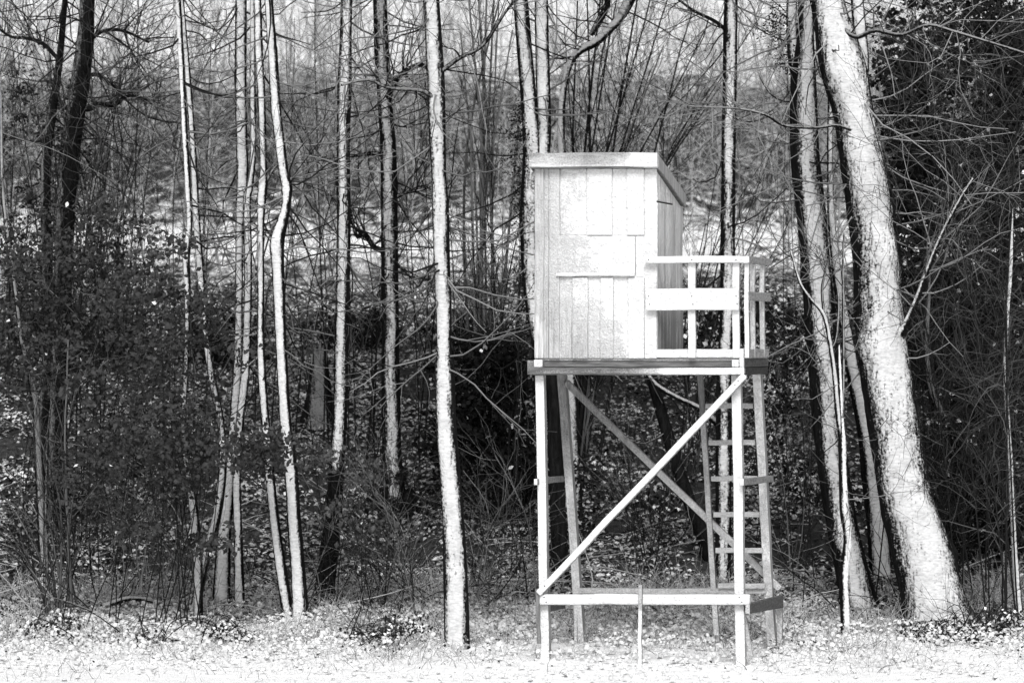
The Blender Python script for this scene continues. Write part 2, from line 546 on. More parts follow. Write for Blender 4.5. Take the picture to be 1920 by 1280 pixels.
UAX = np.array([math.cos(YAW), -math.sin(YAW), 0]); VAX = np.array([VX, VY, 0]); ZAX = np.array([0, 0, 1.0])
def sbox(name, x0, x1, y0, y1, d0, d1, parent=stand, mat=None, **k):
    """box by its front rectangle in photo pixels at the front plane and a depth range in metres"""
    # the pixel rectangle is meant as seen at depth d0
    def q(px, py, d):
        if d0 < .035:           # on the front: the near face is what was measured
            return at_depth(px, py, d0) + VAX * (d - d0)
        return S(px, py, d)
    c = [q(x0, y1, d0), q(x1, y1, d0), q(x1, y0, d0), q(x0, y0, d0), q(x0, y1, d1), q(x1, y1, d1), q(x1, y0, d1), q(x0, y0, d1)]
    return hexa(name, c, parent, mat or M_WV, **k)

def post(name, a, b, wx, wd, parent=stand, mat=None, **k):
    """timber between two world points (foot a, head b), wx wide along the front, wd deep"""
    a = np.asarray(a); b = np.asarray(b)
    h = UAX * wx / 2; e = VAX * wd
    c = [a - h, a + h, b + h, b - h, a - h + e, a + h + e, b + h + e, b - h + e]
    return hexa(name, c, parent, mat or M_WV, **k)

def side_board(name, a, b, h, th, parent=stand, mat=None, **k):
    """level board running back along the right or left side: near bottom point a, far bottom point b, height h, thickness th"""
    a = np.asarray(a); b = np.asarray(b); t = UAX * th; z = ZAX * h
    c = [a - t, a, a + z, a - t + z, b - t, b, b + z, b - t + z]
    return hexa(name, c, parent, mat or M_WH, **k)

def log(name, a, b, r, parent=stand, snow=.5, tone=.4, half=75, seed=1):
    acc = Acc()
    a = np.asarray(a); b = np.asarray(b)
    m = (a + b) / 2
    big_tube(acc, [a - SO, m - SO, b - SO], [r, r * 1.03, r], 14, wind=(-.2, -.9, .35), half=half, tone=tone, seed=seed, rough=.03, snow_h=.004, step=.06, gain=1.2)
    return link(name, acc.mesh(name, M_BARK), parent)

# snow cover of the weather-side boards: thick right and top, worn towards lower left
def cab_snow(px, py):
    a = np.interp(px, [990, 1012, 1035, 1060, 1110, 1150, 1190], [-.60, -.25, -.02, .22, .40, .6, .9])
    b = np.interp(py, [318, 400, 500, 560, 600, 640, 672], [.1, .15, .15, .0, -.25, -.42, -.50])
    bx = np.interp(px, [1000, 1160, 1215], [1, .9, 0])
    return a + np.where(py > 520, b * bx, b)
WALLTONE = .58

# cabin front
fw = sbox("front_wall", 1003, 1230, 320, 671, .0065, .05, snow=cab_snow, tone=.2, n=(10, 16, 1), bev=0)
up = [1050, 1100, 1148, 1175, 1208]
lo = [1048, 1072, 1102, 1125, 1150, 1177, 1208]
G = .18
def plank(x0, x1, y0, y1, par, d=.0, th=.026, **k):
    plank.n += 1
    d = d - (.014 if plank.n % 2 else 0.0)           # boards laid over and under in turn
    return sbox("plank", x0 + G, x1 - G, y0, y1, d + rng.uniform(0, .004), d + th, parent=par, snow=cab_snow, tone=WALLTONE * rng.uniform(.85, 1.1), n=(3, 16, 1), bev=.009, **k)
plank.n = 0
for a, b in ((1001.5, 1019), (1019, 1028.5)): plank(a, b, 316, 672, fw, d=-.003 if a < 1010 else .0)
plank(1028.5, 1049, 316, 672, fw)
for a, b in zip(up[:-1], up[1:]): plank(a, b, 316, 441, fw)
for a, b in zip(lo[:-1], lo[1:]): plank(a, b, 519.5, 672, fw)
plank(1208, 1231.5, 316, 516.3, fw); plank(1208, 1231.5, 517.5, 672, fw)
plank(1192, 1207.6, 442, 518.6, fw, d=-.004)
hatch = sbox("window_hatch", 1043.5, 1191.2, 443, 516.5, -.022, .024, snow=lambda x, y: .18 + .45 * np.clip((x - 1060) / 130, 0, 1), tone=.5, n=(12, 8, 1), bev=.018)
sbox("hatch_ledge", 1042, 1190, 511.5, 517.5, -.036, -.023, parent=hatch, snow=1.0, tone=.5, n=(12, 1, 1), bev=.003)

# cabin other walls: depth 1.12 m, roof falls to the back
DEP = 1.12
sbox("left_wall", 1001, 1006, 322, 672, .052, DEP, snow=-1, tone=.3, n=(1, 8, 3), bev=0)
sbox("back_wall", 1003, 1228, 392, 672, DEP - .03, DEP, snow=-1, tone=.3, n=(4, 8, 1), bev=0)
def roof_py(d): return 319 + d / DEP * 62
sw = None
edges = [.0, .12, .26, .40, .54, .70, .83, .98, 1.12]
ctone = [.9, .8, .72, .86, .75, .68, .8, .62]
def side_plank(d0, d1, top0, top1, bot, par, tone, out=0.0, name="plank"):
    xo = 1232.2 + out
    c = [S(xo - 4, bot, d0), S(xo, bot, d0), S(xo, top0, d0), S(xo - 4, top0, d0), S(xo - 4, bot, d1), S(xo, bot, d1), S(xo, top1, d1), S(xo - 4, top1, d1)]
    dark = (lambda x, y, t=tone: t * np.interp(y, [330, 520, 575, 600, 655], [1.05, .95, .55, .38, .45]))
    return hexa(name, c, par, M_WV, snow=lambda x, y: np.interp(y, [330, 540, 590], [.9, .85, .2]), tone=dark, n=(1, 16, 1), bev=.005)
sw = sbox("side_wall", 1226.5, 1228, 385, 655, .03, DEP, snow=-1, tone=.15, n=(1, 8, 4), bev=0)
door = None
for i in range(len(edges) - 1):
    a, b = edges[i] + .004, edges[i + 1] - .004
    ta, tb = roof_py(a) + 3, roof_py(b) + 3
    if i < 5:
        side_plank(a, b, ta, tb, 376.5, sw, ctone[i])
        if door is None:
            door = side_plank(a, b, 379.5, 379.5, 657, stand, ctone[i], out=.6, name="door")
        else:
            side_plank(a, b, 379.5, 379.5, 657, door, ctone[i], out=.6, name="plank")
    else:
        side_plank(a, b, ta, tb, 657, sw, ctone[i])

# roof: slab with fascia boards
rs = lambda px, py, d: S(px, py + d / DEP * 62, d)
def roof_piece(name, x0, x1, y0, y1, d0, d1, par, mat, **k):
    c = [rs(x0, y1, d0), rs(x1, y1, d0), rs(x1, y0, d0), rs(x0, y0, d0), rs(x0, y1, d1), rs(x1, y1, d1), rs(x1, y0, d1), rs(x0, y0, d1)]
    return hexa(name, c, par, mat, **k)
roof = roof_piece("roof", 999, 1233.5, 297, 316, -.05, 1.12, stand, M_WH, snow=.2, tone=.3, n=(6, 1, 4), bev=0)
def fas(px, py):
    edge = np.interp(px, [996, 1010, 1040, 1130, 1175, 1190], [.0, .30, .12, -.02, .30, 1.1])
    return edge + np.interp(py, [292, 300, 308, 313, 319], [-.25, -.05, .0, .35, .5])
roof_piece("fascia_board", 996, 1236.5, 292.5, 318.6, -.09, -.053, roof, M_WH, snow=fas, tone=.36, n=(24, 6, 1), bev=.004)
roof_piece("fascia_board", 1233.8, 1237.5, 293, 317.5, -.052, 1.12, roof, M_WV, snow=-.5, tone=.40, n=(1, 2, 8), bev=.004)
roof_piece("fascia_board", 996, 998.7, 293, 318, -.052, 1.24, roof, M_WV, snow=-.5, tone=.40, n=(1, 2, 8), bev=.004)

# platform
for i in range(8):
    d0 = .02 + i * .142
    sbox("deck_board", 1003, 1437 - 43 * 1.0, 670.6 if d0 < .0 else 671.2, 676, d0, d0 + .136, mat=M_WH, snow=.2, tone=.30, n=(8, 1, 1), bev=.004)
sbox("beam", 1018, 1372, 673, 687.8, .03, .10, mat=M_WH, snow=lambda x, y: np.interp(x, [1000, 1300, 1372], [-.75, -.7, -.4]), tone=.20, n=(14, 2, 1))
sbox("beam", 1001, 1017, 674, 688.3, -.045, .05, mat=M_WH, snow=.9, tone=.3, n=(2, 2, 1))
sbox("beam", 1372, 1385, 674, 688.3, -.045, .05, mat=M_WH, snow=.9, tone=.3, n=(2, 2, 1))
lg = sbox("front_beam", 990, 1395.5, 689, 702.4, -.09, -.02, mat=M_WH, snow=lambda x, y: np.interp(x, [985, 1010, 1100, 1160, 1230, 1260], [-.75, -.40, -.50, -.35, .05, .9]) + np.interp(y, [688, 694, 699, 703], [-.1, .1, .25, -.25]), tone=.16, n=(30, 5, 1), bev=.02)
side_board("side_beam", S(1395, 687.8, -.02), S(1395, 687.8, 1.18), .078, .05, snow=-.5, tone=.12, n=(1, 2, 6))
side_board("side_beam", S(1003, 702, -.03), S(1003, 702, 1.18), .14, .07, snow=-.3, tone=.14, n=(1, 2, 6))
side_board("side_beam", S(1395, 703, .03), S(1395, 703, 1.15), .07, .06, snow=-.6, tone=.06, n=(1, 2, 6))
sbox("back_beam", 1003, 1394, 688, 702, 1.08, 1.15, mat=M_WH, snow=-.6, tone=.1, n=(8, 1, 1))

# railing
sbox("top_rail", 1208.5, 1404.6, 480.2, 493.6, -.075, -.035, mat=M_WH, snow=1.0, tone=.45, n=(16, 2, 1), bev=.012)
sbox("rail_board", 1210.5, 1385.2, 541, 581.8, -.075, -.038, mat=M_WH, snow=1.1, tone=.45, n=(14, 4, 1), bev=.008)
sbox("rail_board", 1230.5, 1385, 654.8, 670.4, -.008, .02, mat=M_WH, snow=.7, tone=.45, n=(14, 2, 1), bev=.006)
for a, b in ((1290, 1304.2), (1373.2, 1386.6)):
    sbox("baluster", a, b, 492, 671.0, -.034, .012, snow=.95, tone=.4, n=(2, 12, 1))
sbox("corner_post", 1385.4, 1394.6, 653.5, 699, -.030, .03, snow=1.0, tone=.3, n=(2, 4, 1), bev=.012)
sbox("corner_post", 1395.8, 1404.4, 493.8, 671, -.03, .015, snow=.8, tone=.35, n=(2, 12, 1))
side_board("side_rail", S(1404.4, 493, -.05), S(1404.4, 493, 1.1), .068, .035, snow=-.6, tone=.33, n=(1, 2, 6))
side_board("side_rail", S(1405.6, 563, -.03), S(1405.6, 563, 1.02), .085, .03, snow=-.6, tone=.33, n=(1, 2, 6))
side_board("side_rail", S(1403, 671, .02), S(1403, 671, 1.0), .085, .03, snow=-.6, tone=.34, n=(1, 2, 6))
for d in (.30, .76):
    sbox("baluster", 1394.6, 1403.4, 494, 670.6, d, d + .05, snow=.35, tone=.42, n=(2, 12, 1))

# legs, braces and beams of the frame
LS = .9
post("leg", at_depth(1021.5, 1243, -.10), at_depth(1011, 703, .0), .088, .09, snow=LS, tone=.34, n=(2, 24, 1), bev=.007)
post("leg", at_depth(1388, 1248, -.10), at_depth(1379.5, 703, .0), .092, .09, snow=1.0, tone=.34, n=(2, 24, 1), bev=.007)
post("leg", at_depth(1088, 1216, 1.55), at_depth(1051, 700, 1.02), .085, .10, snow=lambda x, y: np.interp(y, [700, 830, 900, 1210], [-.45, -.2, .35, .3]), tone=.30, n=(2, 24, 1), bev=.007)
post("leg", at_depth(1446, 1212, 1.55), at_depth(1418, 700, 1.02), .085, .11, snow=.32, tone=.32, n=(2, 24, 1), bev=.007)
def slant(name, a, b, w, d, **k):
    """flat timber between two world points, w wide across its run"""
    a = np.asarray(a); b = np.asarray(b); t = b - a; t = t / np.linalg.norm(t)
    n_ = np.cross(VAX, t); n_ /= np.linalg.norm(n_); n_ *= w / 2
    e = VAX * d
    c = [a + n_, a - n_, b - n_, b + n_, a + n_ + e, a - n_ + e, b - n_ + e, b + n_ + e]
    if n_[0] > 0: c = [a - n_, a + n_, b + n_, b - n_, a - n_ + e, a + n_ + e, b + n_ + e, b - n_ + e]
    return hexa(name, c, stand, M_WV, **k)
slant("brace", at_depth(1008, 1113, -.10 - .085), at_depth(1396, 703, -.02 - .085), .068, .06, snow=1.0, tone=.35, n=(2, 24, 1), bev=.016)
slant("brace", at_depth(1462, 1104, 1.52), at_depth(1060, 716, 1.0), .07, .05, snow=lambda x, y: np.interp(y, [720, 830, 900, 1100], [-.4, -.15, .15, .2]), tone=.30, n=(2, 24, 1), bev=.010)
sbox("beam", 1010.5, 1406, 1113.6, 1133.6, -.155, -.085, mat=M_WH, snow=1.0, tone=.35, n=(20, 3, 1), bev=.018)
a, b = at_depth(1085, 1112, 1.42), at_depth(1436, 1112, 1.42)
c = [a, b, b + ZAX * .055, a + ZAX * .055, a + VAX * .06, b + VAX * .06, b + VAX * .06 + ZAX * .055, a + VAX * .06 + ZAX * .055]
hexa("beam", c, stand, M_WH, snow=.05, tone=.36, n=(14, 2, 1))
def run(name, a0, a1, b0, b1, da, db, th, **k):
    """side board whose outer face runs from near edge (a0 bottom, a1 top) to far edge (b0 bottom, b1 top), given in photo pixels at depths da and db"""
    A0, A1, B0, B1 = at_depth(*a0, da), at_depth(*a1, da), at_depth(*b0, db), at_depth(*b1, db)
    t = UAX * th
    return hexa(name, [A0 - t, A0, A1, A1 - t, B0 - t, B0, B1, B1 - t], stand, M_WH, **k)
run("side_beam", (1406, 1150), (1406, 1132), (1469, 1139), (1469, 1115), -.16, 1.6, .045, snow=.1, tone=.11, n=(1, 2, 6))
run("side_beam", (1008, 1152), (1008, 1134), (1060, 1140), (1060, 1118), -.10, 1.6, .045, snow=.1, tone=.11, n=(1, 2, 6))
run("side_beam", (1394.5, 910), (1394.5, 897), (1450.5, 903), (1450.5, 891), -.13, 1.32, .04, snow=.75, tone=.26, n=(1, 2, 6))
run("side_beam", (1007.5, 909), (1007.5, 897.5), (1058, 903), (1058, 892), -.13, 1.25, .035, snow=.75, tone=.26, n=(1, 2, 6))
slant("ground_stay", at_depth(1010, 1206, -.16), at_depth(1006.5, 1104, -.16), .034, .03, snow=-.4, tone=.22, n=(1, 6, 1), bev=.004)
slant("ground_stay", at_depth(1408, 1230, -.03), at_depth(1391, 1138, -.03), .04, .03, snow=.1, tone=.36, n=(1, 6, 1), bev=.004)
post("ground_stay", at_depth(1462, 1212, 1.62), at_depth(1461, 1138, 1.60), .055, .05, snow=.3, tone=.3, n=(1, 6, 1), bev=.004)
post("ground_stay", at_depth(1079, 1218, 1.5), at_depth(1079, 1150, 1.48), .03, .03, snow=.3, tone=.3, n=(1, 4, 1), bev=.004)
# ladder on the far side
l0, l1 = at_depth(1344, 1202, 1.50), at_depth(1311, 694, 1.10)
lad = post("ladder", l0, l1, .055, .05, snow=lambda x, y: np.interp(y, [700, 770, 790, 1200], [-1, -.8, .05, .2]), tone=.22, n=(1, 20, 1))
for yy, xa, xb in ((761, 1322, 1412), (829.5, 1328, 1416), (897, 1333, 1420), (964.5, 1337, 1424), (1031.5, 1341, 1430), (1098, 1346, 1434)):
    f = (yy - 694) / 508.0
    d = 1.10 + .40 * f - .03
    a, b = at_depth(xa, yy + 5, d), at_depth(xb, yy + 5, d)
    z = ZAX * .053; e = VAX * .03
    hexa("rung", [a, b, b + z, a + z, a + e, b + e, b + e + z, a + e + z], lad, M_WH, snow=.12, tone=.38, n=(6, 1, 1), bev=.006)

# nail heads
na = Acc(); a8 = np.linspace(0, 2 * np.pi, 8, endpoint=False)
na.add(np.vstack([np.stack([np.cos(a8), 0 * a8, np.sin(a8)], 1) * .006, [[0, -.004, 0]]]), tris=[(i, (i + 1) % 8, 8) for i in range(8)], snow=-1, tone=.03)
nail_me = na.mesh("nail", M_WV)
def nail(px, py, d):
    o = link("nail", nail_me, stand); o.location = at_depth(px, py, d) - SO; o.rotation_euler = (0, 0, -YAW)
for xx in (1216, 1297, 1380): nail(xx, 555, -.079); nail(xx + 2, 570, -.079); nail(xx, 487, -.079)
for xx, yy in ((1020, 1119), (1024, 1128), (1386, 1119), (1391, 1128), (1203, 1123)): nail(xx, yy, -.159)
for xx, yy in ((1021, 1098), (1378, 722), (1384, 714)): nail(xx, yy, -.19)

# stake in front of the lower beam
stk = empty("stake", at_depth(1200, 1240, -.35), "slim snowy stake standing before the lower beam of the hunting stand", "stake")
_so = SO; SO = np.array(stk.location)
p0, p1 = at_depth(1199.5, 1250, -.30), at_depth(1200, 1096, -.18)
post("shaft", p0, p1, .036, .036, parent=stk, snow=lambda x, y: np.interp(y, [1095, 1140, 1150, 1240], [-.05, .1, .6, .9]), tone=.22, n=(1, 14, 1))
SO = _so

# ------------------------------------------------------------------ trees
def shade_crown_above(acc, top, spread, h, n, rg, tone=.12):
    """unseen twig crown above the view, packed densely to shade the bank: clumps of small bent sprays round the head of the trunk"""
    u = rg.normal(0, 1, (n, 3)); u /= np.linalg.norm(u, axis=1, keepdims=True)
    rr = rg.random(n) ** .45
    c = top + np.array([0, 0, h * .55]) + u * rr[:, None] * np.array([spread, spread, h * .5])
    c = c[c[:, 2] > HC + 700 / FPX * c[:, 1]]
    n = len(c)
    leaf_batch(acc, c, rg.uniform(.14, .30, n), rg, tone=tone, snow=-1, tilt=.9)

def leaf_batch(acc, c, size, rg, tone=.07, snow=-1, tilt=.8, aspect=.62, up=(0, -.3, .8), bend=.35):
    """bent leaf-shaped faces (6 vertices, 2 quads + tip) at points c"""
    n = len(c)
    if n == 0: return
    nrm = np.array(up) + rg.normal(0, tilt, (n, 3)); nrm /= np.linalg.norm(nrm, axis=1, keepdims=True)
    d = rg.normal(0, 1, (n, 3)); d -= (d * nrm).sum(1, keepdims=True) * nrm; d /= np.linalg.norm(d, axis=1, keepdims=True)
    s = np.cross(nrm, d)
    L = np.asarray(size)[:, None]; W = L * aspect
    b = L * bend * rg.uniform(.3, 1.2, (n, 1))
    p0 = c - d * L * .5 - nrm * b * .5
    p1 = c + s * W * .5; p2 = c - s * W * .5
    p3 = c + d * L * .25 + s * W * .4 - nrm * b * .15; p4 = c + d * L * .25 - s * W * .4 - nrm * b * .15
    p5 = c + d * L * .5 - nrm * b * .6
    v = np.stack([p0, p1, p2, p3, p4, p5], 1).reshape(-1, 3)
    o = (np.arange(n) * 6)[:, None]
    tr = (o[:, None, :] + np.array([[0, 2, 1], [3, 4, 5]])[None]).reshape(-1, 3)
    q = (o + np.array([[1, 2, 4, 3]])).reshape(-1, 4)
    sn = np.repeat(np.broadcast_to(snow, (n,)), 6); tn = np.repeat(np.broadcast_to(tone, (n,)), 6)
    acc.add(v, quads=q, tris=tr, snow=sn, tone=tn)

def tree(label, Y, pts, az=0, half=48, tone=1.0, sides=18, name="tree", base=None, fork=None, limbs=(), twigs=60, twig_tone=(.10, .30), twig_r=.012,
         twig_L=(.6, 1.8), shade_canopy=None, gap=None, seed=None, lean_dY=0.0, rough=.05, group=None, flare=1.25, top_ext=3.5, gain=1.6, sub=2.2, black=.35, branchsnow=.1):
    """pts: (px, py, width px) from top to foot of the picture; extended up to the crown and down into the ground"""
    seed = seed if seed is not None else int(abs(pts[0][0]) + Y * 7)
    rg = np.random.default_rng(seed)
    def W(px, py, dy=0.0): return P(px, py, Y + dy)
    ctrl = [W(x, y) for x, y, w in pts]; rad = [w / FPX * Y / 2 for x, y, w in pts]
    foot = ctrl[-1]; g = float(gz(foot[0], foot[1]))
    d = ctrl[-1] - ctrl[-2]
    if foot[2] > g + .02:
        k = (foot[2] - g) / max(1e-3, -d[2]); k = min(k, 2.0)
        nf = foot + d * k; nf[2] = g; ctrl.append(nf); rad.append(rad[-1] * 1.05); foot = nf
    ctrl.append(foot + np.array([0, 0, -.12])); rad.append(rad[-1] * flare)
    up = ctrl[0] - ctrl[1]; up /= np.linalg.norm(up)
    top = ctrl[0] + (up * .6 + np.array([0, 0, .4])) * top_ext
    ctrl.insert(0, ctrl[0] + up * top_ext * .5); rad.insert(0, rad[0] * .85)
    ctrl.insert(0, top); rad.insert(0, rad[0] * .5)
    root = empty(name, (foot[0], foot[1], float(gz(foot[0], foot[1]))), label, "tree", group)
    O = np.array(root.location)
    wind = (math.sin(R(az)), -math.cos(R(az)), .12)
    acc = Acc()
    tp, tr_ = big_tube(acc, [c - O for c in ctrl], rad, sides, wind, half - 9, tone, seed=seed % 50, rough=rough, gain=gain, bark_gap=None if gap is None else (gap[0] - O[2], gap[1] - O[2]))
    link("trunk", acc.mesh("trunk", M_BARK), root)
    allp = [(tp, tr_)]
    for lm in limbs:
        lp = lm["pts"]; acc = Acc()
        cp = [W(x, y, lm.get("dY", 0) * i / max(1, len(lp) - 1)) - O for i, (x, y, w) in enumerate(lp)]
        cr = [w / FPX * Y / 2 for x, y, w in lp]
        if lm.get("up"):
            u = cp[-1] - cp[-2]; u /= np.linalg.norm(u); cp.append(cp[-1] + u * 2.5); cr.append(cr[-1] * .6)
        lt, lr = big_tube(acc, cp, cr, lm.get("sides", 10), lm.get("wind", wind), lm.get("half", half), lm.get("tone", tone), seed=seed % 50 + 3, rough=rough, snow_h=.006, upsnow=lm.get("upsnow", 0))
        link("branch", acc.mesh("branch", M_BARK), root)
        allp.append((lt, lr))
    if twigs:
        acc = Acc()
        for i, (pp, rr) in enumerate(allp):
            m = twigs if i == 0 else max(6, int(twigs * .35))
            b1, r1 = grow(pp, rr, m, L=twig_L, ang=(35, 85), K=7, up=.5, wig=.20, ratio=(.25, .5), rmin=.006, rmax=twig_r, tr=(.05, .72) if i == 0 else (.2, 1), rg=rg)
            blk = rg.random(m) < black
            tube_batch(acc, b1, r1, 4, snow=np.where(blk, -.6, branchsnow), tone=rg.uniform(*twig_tone, m), updot=.4)
            m2 = int(m * sub)
            b2, r2 = grow(b1, r1, m2, L=(.25, .9), ang=(25, 65), K=5, up=.25, wig=.22, ratio=(.45, .8), rmin=.0035, rmax=.008, rg=rg)
            blk = rg.random(m2) < black
            tube_batch(acc, b2, r2, 3, snow=np.where(blk, -.8, .6), tone=rg.uniform(*twig_tone, m2))
            b3, r3 = grow(b2, r2, m2, L=(.12, .5), ang=(25, 60), K=4, up=.1, wig=.22, ratio=(.6, .9), rmin=.003, rmax=.005, rg=rg)
            blk = rg.random(m2) < black
            tube_batch(acc, b3, r3, 3, snow=np.where(blk, -.8, .6), tone=rg.uniform(*twig_tone, m2))
        if shade_canopy:
            ca = Acc()
            shade_crown_above(ca, top - O + O, shade_canopy[0], shade_canopy[1], shade_canopy[2], rg)
            ca.v = [v - O.astype(np.float32) for v in ca.v]
            link("shade_crown", ca.mesh("shade_crown", M_LEAF), root)  # out of view, added as dense leaf clumps to keep light off the bank
        tag(link("twigs", acc.mesh("twigs", M_TWIG), root), kind="stuff")
    return root

CAN = (2.6, 4.5, 1500)
# right-hand group
tree("thick leaning tree with deeply furrowed bark and a broad white snow face", 33.3,
     [(1550, 0, 62), (1572, 90, 78), (1584, 140, 86), (1600, 210, 76), (1617, 300, 84), (1640, 450, 90), (1650, 600, 93), (1662, 700, 95), (1693, 900, 98), (1717, 1000, 104), (1742, 1090, 114), (1754, 1150, 132), (1760, 1182, 168)],
     az=1, half=57, tone=.86, sides=64, rough=.085, gain=.8, seed=3, twigs=70, twig_tone=(.16, .34), twig_L=(.7, 2.0), black=.1, flare=1.2,
     limbs=[dict(pts=[(1600, 165, 34), (1614, 130, 30), (1612, 60, 26), (1607, 0, 25)], up=True),
            dict(pts=[(1672, 668, 22), (1690, 628, 15), (1720, 560, 10), (1762, 450, 7), (1800, 375, 5), (1826, 334, 4)], dY=-.8, wind=(-.7, -.5, .5), half=55),
            dict(pts=[(1530, 10, 12), (1570, 45, 11), (1605, 70, 8), (1640, 58, 7), (1690, 66, 6), (1740, 48, 5), (1790, 60, 5), (1920, 100, 4)], dY=-.8, tone=.3, half=60, wind=(-.2,-.5,.8)),
            dict(pts=[(1640, 270, 8), (1612, 252, 6), (1570, 236, 5), (1530, 240, 5), (1470, 236, 4), (1435, 216, 4), (1380, 204, 3), (1290, 200, 2)], dY=-1.0, tone=.32, half=70, wind=(-.2,-.5,.8))])
tree("straight trunk with a wide dark left edge just beside the thick leaning tree", 34.6,
     [(1511, 0, 30), (1510, 60, 32), (1506, 120, 46), (1507, 200, 52), (1510, 300, 54), (1521, 400, 56), (1530, 500, 56), (1538, 600, 58), (1545, 700, 58), (1553, 800, 57), (1565, 900, 58), (1582, 1000, 60), (1604, 1100, 66), (1616, 1142, 74)],
     az=7, half=42, tone=1.0, gain=1.5, sides=26, seed=4, twigs=60, twig_tone=(.12, .3), shade_canopy=CAN,
     limbs=[dict(pts=[(1496, 150, 26), (1487, 100, 22), (1484, 40, 20), (1485, -10, 20)], up=True)])
tree("slim pale trunk showing in the gap between the two big right trunks", 36.5,
     [(1553, 0, 9), (1557, 150, 10), (1556, 300, 11), (1562, 450, 16), (1590, 650, 24), (1622, 800, 32), (1634, 900, 36), (1646, 1000, 40), (1653, 1100, 46)],
     az=5, half=48, tone=.85, sides=16, seed=5, twigs=20)
tree("slender pale birch sapling forking before the straight dark-edged trunk", 32.4,
     [(1574, 700, 7), (1578, 790, 9), (1579, 820, 15), (1581, 900, 16), (1583, 960, 17), (1589, 1010, 15), (1582, 1080, 18), (1584, 1130, 18), (1586, 1185, 19)],
     az=20, half=50, tone=1.0, sides=12, seed=6, twigs=10, twig_L=(.3, .8), top_ext=.3, name="birch_sapling", twig_r=.007,
     limbs=[dict(pts=[(1577, 822, 11), (1570, 770, 10), (1565, 710, 9), (1558, 655, 8), (1545, 592, 8), (1520, 560, 6), (1500, 530, 5), (1482, 470, 3)], sides=8, tone=.7),
            dict(pts=[(1558, 655, 6), (1568, 630, 5), (1572, 560, 4), (1565, 500, 3), (1585, 460, 2)], sides=6, tone=.4),
            dict(pts=[(1545, 592, 6), (1541, 540, 5), (1548, 500, 4), (1536, 460, 3)], sides=6, tone=.35),
            dict(pts=[(1579, 800, 6), (1581, 700, 5), (1581, 600, 5), (1580, 500, 4), (1582, 440, 3)], sides=6, tone=.35)])
tree("thin white-streaked sapling at the right border of the wood", 33.6,
     [(1897, 440, 6), (1895, 520, 7), (1889, 600, 8), (1886, 700, 9), (1890, 780, 9), (1895, 860, 10), (1899, 950, 11), (1904, 1050, 12), (1912, 1160, 15)],
     az=-20, half=62, tone=.95, sides=10, seed=7, twigs=22, twig_L=(.3, 1.0), top_ext=.3, twig_tone=(.06, .16), twig_r=.007)
tree("straight pale grey trunk rising behind the railed platform", 36.6,
     [(1371, 0, 26), (1369, 80, 27), (1368, 180, 27), (1366, 290, 27), (1365, 400, 27), (1364, 500, 28), (1363, 600, 28), (1358, 720, 30), (1357, 850, 30), (1356, 1000, 30), (1356, 1100, 31)],
     az=0, half=40, tone=1.0, gain=1.5, sides=18, seed=8, twigs=40, shade_canopy=CAN, limbs=[dict(pts=[(1365, 60, 8), (1340, 40, 7), (1300, 20, 5), (1260, -10, 4)], dY=-.5, half=10)])
tree("twin-stemmed tree with ivy-black edges rising behind the cabin's left corner", 36.2,
     [(976, 0, 28), (984, 100, 29), (992, 200, 30), (998, 290, 36), (994, 400, 38), (997, 520, 36), (1012, 640, 32), (1036, 740, 28), (1042, 850, 28), (1047, 980, 30), (1052, 1090, 34)],
     az=-4, half=42, tone=1.0, gain=1.4, gap=(1.7, 3.2), sides=22, seed=9, twigs=55, shade_canopy=CAN,
     limbs=[dict(pts=[(1010, 330, 24), (1020, 260, 26), (1018, 150, 27), (1016, 60, 26), (1015, -5, 25)], up=True, sides=16)])
# the white tree left of the stand
tree("bright white snow-faced trunk standing alone left of the cabin", 31.25,
     [(808, 0, 30), (814, 90, 32), (818, 160, 33), (820, 250, 32), (823, 330, 28), (826, 390, 32), (829, 500, 30), (832, 600, 28), (833, 665, 28), (834, 690, 36), (837, 800, 38), (845, 900, 40), (851, 1000, 42), (855, 1100, 46), (857, 1212, 50)],
     az=-10, half=52, tone=.80, sides=24, gain=1.1, seed=10, twigs=70, twig_tone=(.12, .3), shade_canopy=CAN, black=.15,
     limbs=[dict(pts=[(822, 190, 10), (790, 170, 8), (730, 165, 7), (690, 150, 5), (640, 160, 4)], dY=-.6, tone=.3, half=60),
            dict(pts=[(820, 140, 10), (860, 110, 8), (905, 85, 7), (950, 20, 5), (985, -20, 4)], dY=-.4, tone=.3, half=40)])
tree("grey snow-faced trunk with even black edges rooted up the bank", 38.9,
     [(712, 0, 26), (716, 100, 28), (722, 200, 28), (728, 280, 30), (730, 400, 32), (731, 500, 32), (732, 640, 33), (733, 750, 35), (735, 850, 37), (740, 920, 42), (742, 955, 52)],
     az=0, half=38, tone=1.0, gain=1.5, gap=(.7, 1.15), sides=20, seed=12, twigs=36, shade_canopy=CAN, black=.8,
     limbs=[dict(pts=[(720, 195, 12), (735, 165, 11), (752, 140, 10), (785, 122, 9), (805, 130, 7)], dY=-.6, half=15),
            dict(pts=[(717, 470, 12), (700, 462, 10), (684, 438, 9), (670, 444, 8), (662, 420, 6), (656, 390, 5)], dY=-.3, half=15),
            dict(pts=[(716, 290, 10), (690, 288, 8), (668, 292, 6), (600, 296, 4)], half=15),
            dict(pts=[(738, 372, 10), (760, 362, 7), (790, 356, 5), (806, 350, 4)], half=15)])
tree("trunk with pale snow above and a bare dark foot bending left", 34.8,
     [(650, 0, 22), (648, 80, 23), (646, 160, 27), (644, 260, 25), (645, 400, 26), (643, 520, 26), (640, 650, 27), (638, 760, 28), (632, 860, 29), (627, 950, 30), (619, 1020, 34), (609, 1100, 38), (603, 1150, 40)],
     az=-2, half=44, tone=1.0, gain=1.4, sides=20, seed=13, twigs=40, shade_canopy=CAN, gap=(1.15, 1.75), black=.6)
